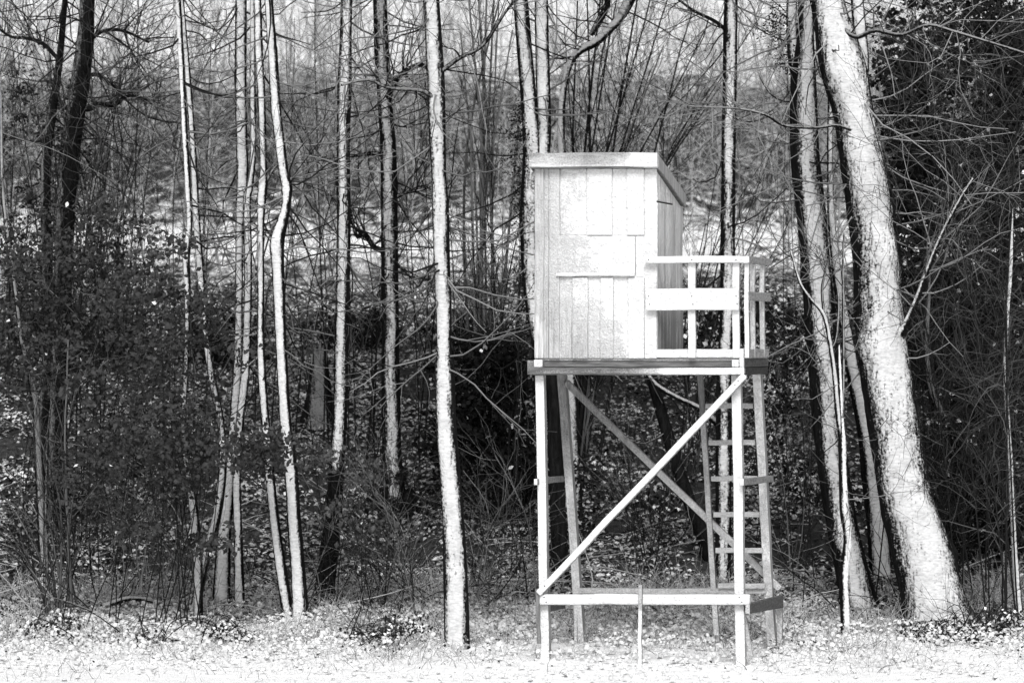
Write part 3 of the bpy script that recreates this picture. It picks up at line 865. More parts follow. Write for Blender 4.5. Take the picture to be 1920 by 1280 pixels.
tree("crooked white trunk with a stub, kinked half way up, right of the slim clump", 33.6,
     [(504, 0, 16), (512, 110, 18), (517, 200, 20), (524, 260, 19), (533, 330, 19), (538, 350, 21), (535, 395, 18), (520, 452, 28), (521, 500, 24), (525, 600, 21), (530, 700, 21), (536, 800, 22), (545, 880, 25), (552, 980, 26), (560, 1090, 28), (564, 1168, 36)],
     az=-10, half=52, tone=.9, sides=18, seed=14, twigs=40, shade_canopy=CAN, black=.2,
     limbs=[dict(pts=[(535, 348, 10), (541, 342, 8), (548, 334, 5)], sides=8)])
tree("slim white trunk sharing its foot with the crooked stubbed trunk", 33.75,
     [(483, 0, 14), (486, 100, 15), (491, 200, 14), (494, 320, 14), (493, 345, 19), (489, 420, 13), (489, 520, 13), (489, 640, 14), (494, 740, 15), (500, 820, 17), (507, 900, 18), (518, 1000, 19), (532, 1100, 22), (543, 1166, 26)],
     az=-6, half=50, tone=.93, sides=16, seed=15, twigs=36, black=.2,
     limbs=[dict(pts=[(494, 348, 8), (502, 336, 6), (512, 318, 4), (530, 300, 3)], sides=8, tone=.4)])
tree("broad grey-white trunk running down behind leafy shrub with flared foot", 35.2,
     [(452, 0, 22), (451, 150, 22), (453, 260, 22), (455, 340, 22), (450, 420, 16), (448, 540, 15), (446, 680, 17), (438, 800, 20), (430, 900, 23), (420, 1000, 27), (415, 1120, 34)],
     az=2, half=52, tone=1.0, sides=18, seed=16, twigs=40, shade_canopy=CAN, black=.4)
tree("thin pale trunk that hooks against the broad grey-white trunk", 34.9,
     [(474, 0, 10), (474, 150, 11), (475, 280, 11), (468, 350, 14), (463, 380, 15), (465, 480, 15), (464, 600, 15), (460, 700, 16), (449, 800, 15), (444, 900, 15), (447, 1020, 17), (449, 1115, 20)],
     az=-4, half=52, tone=1.0, sides=14, seed=17, twigs=26, black=.4)
tree("left slim stem of a pale pair, stepped aside at mid height", 33.9,
     [(334, 0, 11), (344, 200, 11), (355, 400, 11), (353, 450, 14), (349, 485, 14), (352, 560, 12), (350, 680, 9), (345, 800, 9), (350, 860, 12), (362, 940, 15), (371, 1040, 17), (372, 1160, 18)],
     az=-12, half=50, tone=.90, sides=14, seed=18, twigs=34, black=.3)
tree("right slim stem of a pale pair, leaning towards the broad trunk", 34.6,
     [(341, 0, 8), (353, 150, 11), (362, 280, 12), (368, 400, 13), (377, 520, 14), (388, 640, 14), (400, 720, 14), (412, 780, 14), (418, 860, 16), (408, 960, 17), (384, 1050, 18), (366, 1140, 20)],
     az=-8, half=48, tone=.9, sides=14, seed=19, twigs=24, black=.3)
# dark trees upper left
tree("black trunk without snow leaning right in the upper left wood", 38.5,
     [(164, 0, 28), (160, 80, 33), (145, 190, 37), (130, 290, 38), (123, 400, 36), (118, 520, 36), (114, 620, 32), (110, 760, 34), (108, 900, 36)],
     az=-40, half=16, tone=.3, sides=14, seed=20, twigs=70, shade_canopy=CAN, black=.7, twig_tone=(.08, .2),
     limbs=[dict(pts=[(140, 200, 12), (165, 205, 11), (185, 196, 11), (215, 196, 10), (240, 180, 6), (290, 190, 4)], half=15),
            dict(pts=[(155, 90, 9), (190, 60, 7), (230, 58, 6), (280, 80, 4)], half=15),
            dict(pts=[(150, 150, 9), (180, 140, 8), (210, 160, 6), (236, 175, 4)], half=15)])
tree("thinner black trunk left of the leaning black one, upper left wood", 39.0,
     [(122, 0, 11), (114, 90, 13), (104, 170, 16), (92, 250, 19), (86, 330, 19), (88, 450, 19), (90, 600, 19), (84, 760, 20), (80, 930, 22)],
     az=-40, half=12, tone=.3, sides=12, seed=21, twigs=60, black=.7, twig_tone=(.08, .2),
     limbs=[dict(pts=[(108, 110, 8), (80, 82, 8), (50, 72, 7), (18, 68, 5), (-20, 40, 4)], half=15)])
tree("thin curved grey stem at the far left above the bank", 37.0,
     [(30, 560, 8), (40, 640, 10), (54, 690, 12), (62, 740, 13), (68, 790, 14)],
     az=25, half=55, tone=.45, sides=10, seed=22, twigs=24, top_ext=2.5)
# leaning and hanging wood
def loose_limb(name, label, cat, Y, pts, wind, half, tone, seed, dY=0.0, group=None):
    cp = [P(x, y, Y + dY * i / (len(pts) - 1)) for i, (x, y, w) in enumerate(pts)]
    cr = [w / FPX * Y / 2 for x, y, w in pts]
    foot = cp[-1]
    root = empty(name, foot, label, cat, group); O = np.array(root.location)
    acc = Acc()
    tp, tr_ = big_tube(acc, [c - O for c in cp], cr, 12, wind, half, tone, seed=seed, snow_h=.006, step=.06)
    link("trunk", acc.mesh("trunk", M_BARK), root)
    ta = Acc(); rg = np.random.default_rng(seed)
    b1, r1 = grow(tp, tr_, 10, L=(.3, .9), K=5, rmax=.008, rg=rg)
    tube_batch(ta, b1, r1, 3, snow=np.where(rg.random(10) < .6, -.8, .5), tone=.25)
    tag(link("twigs", ta.mesh("twigs", M_TWIG), root), kind="stuff")
    return root
loose_limb("leaning_dead_trunk", "black dead trunk leaning behind the cross brace of the stand", "dead tree", 37.2,
           [(1212, 640, 20), (1222, 705, 21), (1245, 790, 22), (1272, 880, 24), (1300, 960, 25), (1320, 1010, 27), (1338, 1070, 30), (1345, 1130, 34)], (-.8, -.2, .6), 10, .3, 31)
loose_limb("fallen_branch", "snow-topped branch slanting down under the platform behind the braces", "branch", 37.0,
           [(1205, 690, 6), (1230, 722, 9), (1268, 745, 9), (1310, 765, 10), (1340, 790, 12), (1368, 822, 9), (1385, 870, 6)], (0, -.4, 1), 70, .55, 32)
loose_limb("hanging_dead_branch", "dead broken branch hanging free in the dark wood, right of leaning tree", "branch", 35.2,
           [(1742, 470, 5), (1744, 540, 7), (1740, 620, 10), (1742, 690, 12), (1750, 735, 14), (1772, 780, 12)], (-.5, -.8, .1), 55, .30, 33)

# ------------------------------------------------------------------ bare bushes: several stems from one foot
def bush(label, foot_px, Y, stems, name="bare_bush", tone=(.08, .25), black=.5, twigs=60, sub=2.0, rs=(.010, .018), wig=.05, updot=.5, L2=(.4, 1.3), seed=1, fan=None, group=None, K=12, up2=.6, bias=-.1, w2=.14, spread=1.0, darkstem=False):
    rg = np.random.default_rng(seed)
    f = P(foot_px[0], foot_px[1], Y); f[2] = float(gz(f[0], f[1]))
    root = empty(name, f, label, "bush", group); O = f
    pp = []; rr = []
    for (x, y) in stems:
        e = P(x, y, Y + rg.uniform(-.6, .6)) - O
        s = np.array([rg.normal(0, .10) * spread, rg.normal(0, .10) * spread, -.05])
        m = s + (e - s) * .5 + np.array([-(e[0] - s[0]) * .18, 0, abs(e[2]) * .06]) + rg.normal(0, .12, 3)
        q = spline([s, m, e], K) + np.cumsum(rg.normal(0, wig * .25, (K, 3)), 0) * np.linspace(0, 1, K)[:, None]
        r0 = rg.uniform(*rs)
        pp.append(q); rr.append(np.linspace(r0, r0 * .4, K))
    pp = np.array(pp); rr = np.array(rr)
    for i in range(len(pp)):
        a = Acc()
        tube_batch(a, pp[i:i + 1], rr[i:i + 1], 6, snow=-1.4 if darkstem else bias - .3 if rg.random() < black else bias + .2, tone=rg.uniform(tone[0], tone[1]) * 1.5, updot=updot)
        link("stem", a.mesh("stem", M_TWIG), root)
    a = Acc()
    n1 = twigs
    b1, r1 = grow(pp, rr, n1, L=L2, ang=(15, 45 + 120 * (w2 - .14)), K=7, up=up2, wig=w2, ratio=(.4, .7), rmin=.004, rmax=.010, tr=(.15, .98), rg=rg)
    tube_batch(a, b1, r1, 3, snow=np.where(rg.random(n1) < black, -.6, .35), tone=rg.uniform(*tone, n1), updot=.3)
    n2 = int(n1 * sub)
    b2, r2 = grow(b1, r1, n2, L=(.2, .8), ang=(20, 55), K=5, up=.3, wig=w2 + .04, ratio=(.5, .85), rmin=.003, rmax=.006, rg=rg)
    tube_batch(a, b2, r2, 3, snow=np.where(rg.random(n2) < black, -.8, .5), tone=rg.uniform(*tone, n2))
    tag(link("twigs", a.mesh("twigs", M_TWIG), root), kind="stuff")
    return root

R2 = np.random.default_rng(77)
bush("tall clump of straight hazel rods between white trunk and cabin", (905, 800), 41.0,
     [(866, 60), (880, -40), (895, -40), (912, -60), (925, -30), (938, -60), (950, -50), (905, 100), (960, 60), (885, 200), (975, 200)], name="hazel_clump", seed=40, tone=(.12, .3), black=.3, twigs=90, rs=(.018, .030), wig=.03, bias=.1)
bush("dense black bush fanning up to the right behind the cabin roof", (1085, 600), 40.0,
     [(1100, -40), (1130, -50), (1165, -20), (1200, -60), (1235, -30), (1270, -60), (1300, 10), (1320, 60), (1345, 100), (1350, 160), (1335, 190), (1300, 215), (1180, 60), (1150, 40), (1250, 90), (1220, 130), (1075, 0), (1055, 60), (1390, 60), (1420, 30)],
     name="bare_bush", seed=41, tone=(.05, .18), black=.8, twigs=260, sub=2.4, rs=(.012, .026), bias=-.2)
bush("dark bush spreading low branches right of the cabin wall", (1300, 690), 40.5,
     [(1370, 330), (1420, 300), (1460, 250), (1480, 330), (1440, 390), (1400, 360), (1350, 400), (1480, 420), (1340, 300), (1500, 200), (1330, 420)], seed=42, tone=(.05, .2), black=.75, twigs=150, rs=(.010, .018))
bush("grey bush with stems arching left from its foot, lower left corner", (112, 1120), 34.3,
     [(10, 920), (-20, 1000), (30, 1020), (60, 880), (95, 850), (102, 700), (150, 860), (185, 930), (-40, 900), (130, 640), (50, 760)], seed=43, tone=(.05, .16), black=.55, twigs=80, rs=(.010, .020), bias=.1)
bush("wiry bush with dark upright stems in the left wood", (180, 640), 46.0,
     [(30, 30), (60, -30), (90, 60), (210, 20), (240, 60), (260, -40), (285, 30), (230, 150), (190, 220), (165, 300), (300, 120), (270, 220), (20, 200), (40, 340)], seed=44, darkstem=True, spread=4, tone=(.06, .18), black=.75, twigs=230, sub=2.4, rs=(.010, .016))
bush("thin-stemmed bush of crossing twigs at the left border", (40, 660), 44.5,
     [(-20, 120), (10, 60), (30, 240), (55, 380), (-10, 330), (70, 180), (-30, 460), (95, 440), (45, -20)], seed=45, darkstem=True, spread=3, tone=(.06, .18), black=.75, twigs=150, sub=2.2, rs=(.008, .014))
bush("thin bush between the pale pair and the broad trunk", (340, 640), 46.5,
     [(270, 100), (300, 20), (320, 220), (395, 60), (410, 200), (380, 330), (290, 330), (425, 20), (245, 300), (415, 400)], seed=46, darkstem=True, spread=3, tone=(.10, .26), black=.5, twigs=150, sub=2.2, rs=(.008, .015))
bush("thin grey bush in the gap right of the crooked trunk", (590, 900), 41.5,
     [(560, 40), (585, -30), (600, 100), (570, 220), (610, 260), (620, 20), (545, 180), (690, 60), (670, 200), (600, 400), (560, 420)], seed=47, darkstem=True, spread=4, tone=(.14, .30), black=.3, twigs=170, sub=2.3, rs=(.008, .014))
bush("wiry grey bush between the black-edged trunk and white trunk", (770, 900), 40.8,
     [(755, 40), (770, -30), (780, 160), (760, 260), (790, 340), (690, 250), (765, 420), (780, 500), (745, 120), (850, 230), (870, 330)], seed=48, darkstem=True, spread=4, tone=(.12, .30), black=.4, twigs=190, sub=2.3, rs=(.008, .015))
bush("tangled dark bush left of the cabin's lower wall", (930, 860), 38.5,
     [(880, 420), (900, 330), (930, 480), (950, 380), (970, 560), (870, 560), (985, 420), (850, 620), (960, 640), (910, 520), (990, 300)], seed=49, tone=(.06, .22), black=.7, twigs=190, sub=2.2, rs=(.010, .018))
bush("tall tangled bush with grey hanging twigs in the upper right corner", (1850, 800), 40.0,
     [(1700, 40), (1740, -20), (1780, 60), (1820, -30), (1860, 40), (1900, -20), (1940, 80), (1720, 180), (1760, 260), (1800, 200), (1850, 160), (1890, 240), (1930, 300), (1680, 120), (1830, 330), (1900, 420)], seed=50, darkstem=True, tone=(.03, .10), black=.3, twigs=620, sub=3.0, rs=(.012, .022), bias=.0, L2=(.5, 1.6), up2=-.3, w2=.30, spread=4.5)
bush("grey wiry bush with arching stems between leaning tree and right border", (1800, 1100), 35.0,
     [(1690, 520), (1720, 440), (1760, 380), (1800, 460), (1850, 520), (1880, 620), (1780, 600), (1730, 640), (1830, 400), (1900, 760), (1740, 800), (1860, 820)], seed=51, darkstem=True, tone=(.025, .08), black=.6, twigs=200, sub=2.2, rs=(.008, .014), spread=4, w2=.22)
bush("thin upright bush growing behind the ladder of the stand", (1480, 1130), 36.5,
     [(1440, 760), (1470, 720), (1500, 800), (1480, 880), (1520, 760), (1410, 850), (1460, 640)], seed=52, tone=(.06, .2), black=.7, twigs=90, rs=(.007, .012))
bush("thin dark bush seen through the cross brace of the stand", (1230, 1080), 36.8,
     [(1160, 800), (1200, 760), (1240, 880), (1150, 900), (1270, 840), (1100, 860), (1180, 980), (1290, 960)], seed=53, tone=(.05, .2), black=.7, twigs=120, rs=(.006, .011))
bush("low bush of grey wiry twigs right of the white trunk", (900, 1090), 34.6,
     [(880, 880), (930, 850), (960, 960), (910, 800), (985, 900), (950, 1040), (870, 980), (1000, 1000)], seed=54, spread=3.5, w2=.24, tone=(.10, .26), black=.55, twigs=110, rs=(.006, .012))
bush("low bush of grey wiry twigs before the bare-footed trunk", (720, 1100), 34.2,
     [(640, 960), (680, 900), (720, 940), (770, 980), (800, 1040), (650, 1030), (760, 900), (690, 1010)], seed=55, spread=3.5, w2=.24, tone=(.10, .26), black=.55, twigs=110, rs=(.006, .012))
bush("sparse twiggy bush on the bank behind the slim left stems", (280, 1060), 35.6,
     [(200, 900), (250, 860), (300, 900), (340, 960), (230, 980), (170, 940), (320, 860), (270, 780)], seed=56, spread=3.5, w2=.24, tone=(.10, .28), black=.5, twigs=130, rs=(.006, .012))
bush("high wiry bush whose grey twigs cross before the leaning tree's top", (1900, 1120), 33.0,
     [(1660, 60), (1720, -20), (1780, 20), (1840, 80), (1700, 140), (1760, 160), (1860, 180), (1920, 60), (1640, 200), (1800, 260)], seed=57, darkstem=True, tone=(.045, .12), black=.25, twigs=420, sub=2.8, rs=(.008, .014), bias=.1, L2=(.4, 1.3), up2=-.2, w2=.34, spread=3, K=14)
bush("high wiry bush whose grey twigs cross before the black trunks", (150, 900), 37.8,
     [(20, 20), (80, 60), (140, 10), (200, 80), (260, 30), (60, 160), (180, 200), (300, 160), (110, 280), (250, 290)], seed=58, darkstem=True, tone=(.05, .15), black=.5, twigs=300, sub=2.8, rs=(.007, .013), bias=.0, L2=(.4, 1.3), up2=.1, w2=.26, spread=3, K=14)
# the curved snow-topped limb over the cabin roof belongs to a crooked tree
tree("crooked limb-like tree with snow-topped bend above the cabin roof", 38.6,
     [(1180, 0, 20), (1165, 30, 17), (1150, 48, 16), (1118, 78, 17), (1085, 97, 15), (1066, 125, 14), (1056, 175, 13), (1052, 240, 14), (1056, 320, 15), (1062, 450, 17), (1068, 620, 20), (1075, 800, 24)],
     az=-25, half=52, tone=.8, sides=14, seed=60, twigs=46, black=.8, twig_tone=(.06, .2),
     limbs=[dict(pts=[(1108, 66, 9), (1122, 42, 14), (1138, 10, 13), (1142, -20, 12)], half=10, up=True)])

# ------------------------------------------------------------------ leafy and evergreen shrubs
def leafy(label, Y, blobs, n, size=(.035, .085), tone=(.034, .060), seed=1, name="leafy_shrub", snow_share=.0015, twigs=60, foot=None, cat="shrub"):
    """blobs: (px, py, rx px, ry px, weight) patches of leaves carried on thin stems from one foot"""
    rg = np.random.default_rng(seed)
    bl = np.array(blobs, float); w = bl[:, 4] / bl[:, 4].sum()
    fx = foot if foot is not None else (bl[:, 0] * w).sum()
    f = np.array([(fx - 960) / FPX * Y, Y, 0.0]); f[2] = float(gz(f[0], f[1]))
    root = empty(name, f, label, cat)
    O = f
    # clusters
    m = max(8, n // 14)
    k = rg.choice(len(bl), m, p=w)
    u = rg.normal(0, .52, (m, 2))
    cx = bl[k, 0] + u[:, 0] * bl[k, 2]; cy = bl[k, 1] + u[:, 1] * bl[k, 3]
    cY = Y + rg.normal(0, .45, m)
    cc = np.stack([(cx - 960) / FPX * cY, cY, HC + (640 - cy) / FPX * cY], 1)
    g = gz(cc[:, 0], cc[:, 1]); cc[:, 2] = np.maximum(cc[:, 2], g + .05)
    cc -= O
    kk = rg.integers(0, m, n)
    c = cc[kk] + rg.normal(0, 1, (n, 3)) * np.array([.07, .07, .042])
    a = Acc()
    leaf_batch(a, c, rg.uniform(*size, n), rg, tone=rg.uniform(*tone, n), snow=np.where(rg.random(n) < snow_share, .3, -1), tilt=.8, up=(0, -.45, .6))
    tag(link("foliage", a.mesh("foliage", M_LEAF), root), kind="stuff")
    # stems to clusters
    t = min(max(5, twigs // 6), m)
    tgt = cc[rg.permutation(m)[:t]]
    K = 8
    s = rg.normal(0, 1, (t, 3)) * np.array([.28, .2, 0]); s[:, 0] += tgt[:, 0] * .45
    mid = s * .55 + tgt * .45 + np.array([0, 0, .3]) + rg.normal(0, .22, (t, 3))
    uu = np.linspace(0, 1, K)[None, :, None]
    pp = (1 - uu) ** 2 * s[:, None] + 2 * uu * (1 - uu) * mid[:, None] + uu ** 2 * tgt[:, None]
    rr = np.linspace(.008, .003, K)[None].repeat(t, 0)
    b = Acc()
    tube_batch(b, pp, rr, 3, snow=-1, tone=.1)
    nb = t * 14
    b1, r1 = grow(pp, rr, nb, L=(.2, .8), K=5, wig=.3, rmin=.003, rmax=.005, tr=(.3, 1), rg=rg)
    tube_batch(b, b1, r1, 3, snow=np.where(rg.random(nb) < .7, -.6, .4), tone=.08)
    tag(link("stems", b.mesh("stems", M_TWIG), root), kind="stuff")
    return root

leafy("grey-leaved shrub filling the wood's left border below the black trunks", 36.2,
      [(60, 500, 90, 90, 1), (170, 470, 90, 70, 1), (110, 600, 130, 80, 1.4), (40, 700, 90, 70, .9), (200, 400, 60, 40, .4)], 3600, seed=81)
leafy("grey-leaved shrub spreading before the slim left stems at mid height", 33.2,
      [(260, 560, 110, 80, 1), (330, 640, 120, 70, 1), (240, 700, 110, 60, .8), (390, 560, 60, 50, .4), (300, 480, 60, 50, .4)], 3000, seed=82, foot=300)
leafy("broad dark-leaved shrub hanging across the feet of the slim trunks", 33.0,
      [(230, 840, 130, 50, 1.2), (330, 800, 90, 60, 1), (420, 840, 120, 40, 1.2), (510, 850, 50, 40, .6), (170, 900, 90, 50, .6), (340, 900, 70, 40, .5), (420, 1020, 70, 22, .35), (240, 990, 90, 40, .5)], 5000, seed=83, foot=250)
leafy("small leafy shrub left of the bare-footed trunk, low on the bank", 34.0,
      [(640, 950, 50, 60, .6), (690, 880, 50, 40, .5), (600, 860, 40, 40, .4), (700, 1000, 50, 40, .4)], 800, seed=84, tone=(.05, .10))
leafy("dark ivy-leaved thicket filling the upper right wood", 37.2,
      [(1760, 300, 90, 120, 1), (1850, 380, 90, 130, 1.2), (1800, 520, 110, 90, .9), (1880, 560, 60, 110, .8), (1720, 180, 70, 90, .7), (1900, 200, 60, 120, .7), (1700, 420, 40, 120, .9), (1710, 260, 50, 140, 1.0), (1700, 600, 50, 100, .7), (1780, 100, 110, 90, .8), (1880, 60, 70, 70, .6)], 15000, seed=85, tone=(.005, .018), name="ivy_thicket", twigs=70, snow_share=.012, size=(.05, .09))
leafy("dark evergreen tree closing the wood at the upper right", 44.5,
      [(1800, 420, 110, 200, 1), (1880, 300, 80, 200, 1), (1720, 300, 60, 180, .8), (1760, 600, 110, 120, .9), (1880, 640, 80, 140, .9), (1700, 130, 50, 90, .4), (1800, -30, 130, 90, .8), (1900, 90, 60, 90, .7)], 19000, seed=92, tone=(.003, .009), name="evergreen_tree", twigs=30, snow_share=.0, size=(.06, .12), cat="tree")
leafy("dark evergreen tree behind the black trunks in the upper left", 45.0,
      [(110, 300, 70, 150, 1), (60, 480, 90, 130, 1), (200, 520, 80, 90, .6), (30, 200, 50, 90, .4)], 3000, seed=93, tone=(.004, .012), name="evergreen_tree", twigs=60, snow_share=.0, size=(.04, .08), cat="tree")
for i, (lx, ln, lw) in enumerate(((150, "behind the left leafy shrubs", 110), (420, "behind the slim pale trunks", 90), (640, "either side of the bare-footed trunk", 90), (880, "left of the cabin's lower wall", 80), (1340, "seen through the platform railing", 60), (1490, "just right of the platform railing", 70), (1760, "right of the thick leaning tree", 110))):
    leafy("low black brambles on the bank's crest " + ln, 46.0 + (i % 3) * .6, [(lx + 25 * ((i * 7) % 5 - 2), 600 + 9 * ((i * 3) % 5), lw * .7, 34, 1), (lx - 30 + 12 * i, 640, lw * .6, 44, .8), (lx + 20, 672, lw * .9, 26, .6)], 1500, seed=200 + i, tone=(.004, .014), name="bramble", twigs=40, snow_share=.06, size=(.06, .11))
leafy("dark bramble clump with snow pads at the foot of the thick leaning tree", 32.6,
      [(1790, 1195, 60, 22, 1), (1850, 1200, 50, 24, 1), (1740, 1190, 40, 20, .6), (1880, 1165, 40, 20, .5)], 2600, seed=220, tone=(.005, .03), name="bramble", twigs=60, snow_share=.3, size=(.03, .06))
leafy("dark bramble clump with snow pads just left of the white trunk's foot", 31.6,
      [(715, 1195, 50, 20, 1), (680, 1215, 40, 14, .6), (760, 1170, 40, 16, .5)], 800, seed=221, tone=(.005, .03), name="bramble", twigs=50, snow_share=.35, size=(.03, .06))
leafy("small dark bramble clump in the snow below the pale pair's feet", 31.8,
      [(290, 1200, 40, 16, 1), (420, 1190, 50, 20, .8), (80, 1170, 50, 16, .8)], 700, seed=222, tone=(.006, .04), name="bramble", twigs=50, snow_share=.3, size=(.03, .06))
leafy("black evergreen bush crouching between white trunk and cabin leg", 38.2,
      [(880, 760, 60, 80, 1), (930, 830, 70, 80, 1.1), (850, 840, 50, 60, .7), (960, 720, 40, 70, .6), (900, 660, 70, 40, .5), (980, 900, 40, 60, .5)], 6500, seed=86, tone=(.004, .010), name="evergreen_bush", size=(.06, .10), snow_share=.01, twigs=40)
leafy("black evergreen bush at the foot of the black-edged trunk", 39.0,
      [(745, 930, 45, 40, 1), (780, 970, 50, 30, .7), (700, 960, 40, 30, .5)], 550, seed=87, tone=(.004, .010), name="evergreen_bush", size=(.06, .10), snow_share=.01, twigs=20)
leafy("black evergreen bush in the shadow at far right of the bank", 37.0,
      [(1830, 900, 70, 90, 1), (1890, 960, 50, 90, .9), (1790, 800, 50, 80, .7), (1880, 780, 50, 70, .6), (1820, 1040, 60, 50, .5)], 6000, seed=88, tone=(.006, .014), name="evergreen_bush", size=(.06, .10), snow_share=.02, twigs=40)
leafy("black ivy growing on the fork of the trunk beside the leaning tree", 34.9,
      [(1462, 40, 22, 35, 1), (1474, 110, 20, 25, .8), (1450, 70, 20, 30, .4)], 700, seed=89, tone=(.006, .014), name="ivy", twigs=4, size=(.02, .04), snow_share=.0, foot=1600, cat="ivy")
leafy("black ivy climbing the twin-stemmed tree left of the cabin", 36.4,
      [(972, 250, 16, 60, 1), (978, 380, 16, 70, 1), (985, 520, 16, 60, 1), (988, 620, 16, 40, .6)], 1600, seed=90, tone=(.005, .012), name="ivy", twigs=4, size=(.02, .04), snow_share=.0, foot=1040, cat="ivy")
leafy("dark brambles under the platform behind the front right leg", 37.6,
      [(1330, 640, 40, 40, .6), (1480, 660, 50, 60, 1), (1460, 760, 60, 60, .8), (1500, 900, 50, 80, .7), (1100, 900, 60, 60, .6), (1240, 940, 60, 40, .5), (1060, 1000, 50, 60, .7)], 2600, seed=91, tone=(.006, .02), name="bramble", size=(.05, .09), snow_share=.15, twigs=40)

# ------------------------------------------------------------------ stumps and dead wood
def stump(label, px0, px1, py0, py1, Y, seed, tone=.6, half=40):
    rg = np.random.default_rng(seed)
    f = P((px0 + px1) / 2, py1, Y); f[2] = min(f[2], float(gz(f[0], f[1])) - .03)
    t = P((px0 + px1) / 2, py0, Y)
    root = empty("tree_stump", f, label, "stump")
    w = (px1 - px0) / FPX * Y / 2
    a = Acc()
    n, s = 10, 22
    ang = np.linspace(0, 2 * np.pi, s, endpoint=False)
    h = t[2] - f[2]
    zz = np.linspace(0, 1, n)
    rad = w * (1.9 - 2.1 * zz + .95 * zz ** 2)[:, None] * (1 + .10 * np.sin(ang * 5 + seed)[None] + .12 * (rg.random((1, s)) - .5))
    top = h * (1 + .45 * (rg.random(s) - .5))
    v = np.stack([rad * np.cos(ang), rad * np.sin(ang), zz[:, None] * top[None]], -1)
    sn = (-(np.sin(ang))[None] - math.cos(R(half))) * 1.4 + 0 * zz[:, None]
    idx = np.arange(n * s).reshape(n, s)
    q = np.stack([idx[:-1], np.roll(idx, -1, 1)[:-1], np.roll(idx, -1, 1)[1:], idx[1:]], -1).reshape(-1, 4)
    a.add(v.reshape(-1, 3), quads=q, snow=sn.ravel(), tone=tone)
    link("trunk", a.mesh("trunk", M_BARK), root)
    c = Acc()
    cv = np.vstack([v[-1] * [1.0, 1.0, 1], v[-1] * [.9, .9, 1] + [0, 0, .03], [[0, 0, h + .035]]])
    qq = [(i, (i + 1) % s, s + (i + 1) % s, s + i) for i in range(s)]
    tt = [(s + i, s + (i + 1) % s, 2 * s) for i in range(s)]
    c.add(cv, quads=qq, tris=tt, snow=1, tone=tone)
    link("snow_cap", c.mesh("snow_cap", M_BARK), root)
stump("broken stump with a pale grey snow face between the crooked and bare-footed trunks", 578, 620, 668, 752, 42.5, 5, tone=.4, half=32)
stump("low black stump with a thin snow top in the left leafy shrub", 200, 252, 802, 836, 40.5, 6, tone=.25, half=8)
def dead_branch(label, Y0, a, b, w, seed, tone=.5):
    A = P(a[0], a[1], Y0); A[2] = float(gz(A[0], A[1])) + .12
    B = P(b[0], b[1], Y0 + .4); B[2] = float(gz(B[0], B[1])) + .06
    rg = np.random.default_rng(seed)
    root = empty("fallen_branch", (A + B) / 2, label, "branch", "fallen branches on the lower bank"); O = np.array(root.location)
    m = (A + B) / 2 + np.array([0, 0, .03]) + rg.normal(0, .05, 3)
    acc = Acc()
    tp, tr_ = big_tube(acc, [A - O, m - O, B - O], [w, w * .85, w * .5], 10, (0, -.3, 1), 75, tone, seed=seed, snow_h=.008)
    link("trunk", acc.mesh("trunk", M_BARK), root)
    ta = Acc()
    b1, r1 = grow(tp, tr_, 14, L=(.3, .8), K=5, rmax=.009, rg=rg)
    tube_batch(ta, b1, r1, 3, snow=np.where(rg.random(14) < .5, -.6, .5), tone=.3)
    tag(link("twigs", ta.mesh("twigs", M_TWIG), root), kind="stuff")
dead_branch("snowy fallen branch slanting down to the foot of the white trunk", 34.6, (730, 980), (838, 1075), .035, 61)
dead_branch("snowy fallen branch lying right of the white trunk", 35.4, (880, 1000), (1000, 1050), .03, 62)
dead_branch("thin fallen branch lying level left of the white trunk", 35.2, (640, 1060), (800, 1068), .028, 63)
dead_branch("fallen branch slanting up right of the bare-footed trunk", 34.8, (625, 1110), (700, 1085), .025, 64, .8)
dead_branch("snow-topped fallen branch left of the slim stems' feet", 34.6, (190, 1130), (330, 1118), .03, 65)
dead_branch("fallen branches' topmost stick before the leaning tree, far right", 32.6, (1760, 1165), (1900, 1150), .03, 66, .9)

STICKS = ["thin snowy stick highest on the bank right of the white trunk", "thin snowy stick rising right towards the stand's left leg", "thin snowy stick low beside the white trunk's right edge",
          "short level stick touching the white trunk's left edge", "long thin stick slanting down before the bare-footed trunk's right", "thin stick lying across the bare dark foot of the bent trunk",
          "steep thin stick leaning just left of the stand's front left leg", "thin level stick among leaves between dark-footed and white trunks"]
for i, (a, b, y0) in enumerate((((860, 960), (960, 1010), 35.6), ((900, 1010), (1010, 965), 35.9), ((850, 1040), (930, 1075), 35.0), ((760, 1010), (830, 1000), 35.4), ((650, 985), (740, 1045), 35.2), ((560, 1080), (650, 1050), 35.1), ((950, 1070), (1000, 1010), 35.0), ((700, 1030), (800, 1050), 35.6))):
    dead_branch(STICKS[i], y0, a, b, .017 + .004 * (i % 3), 70 + i, .6)
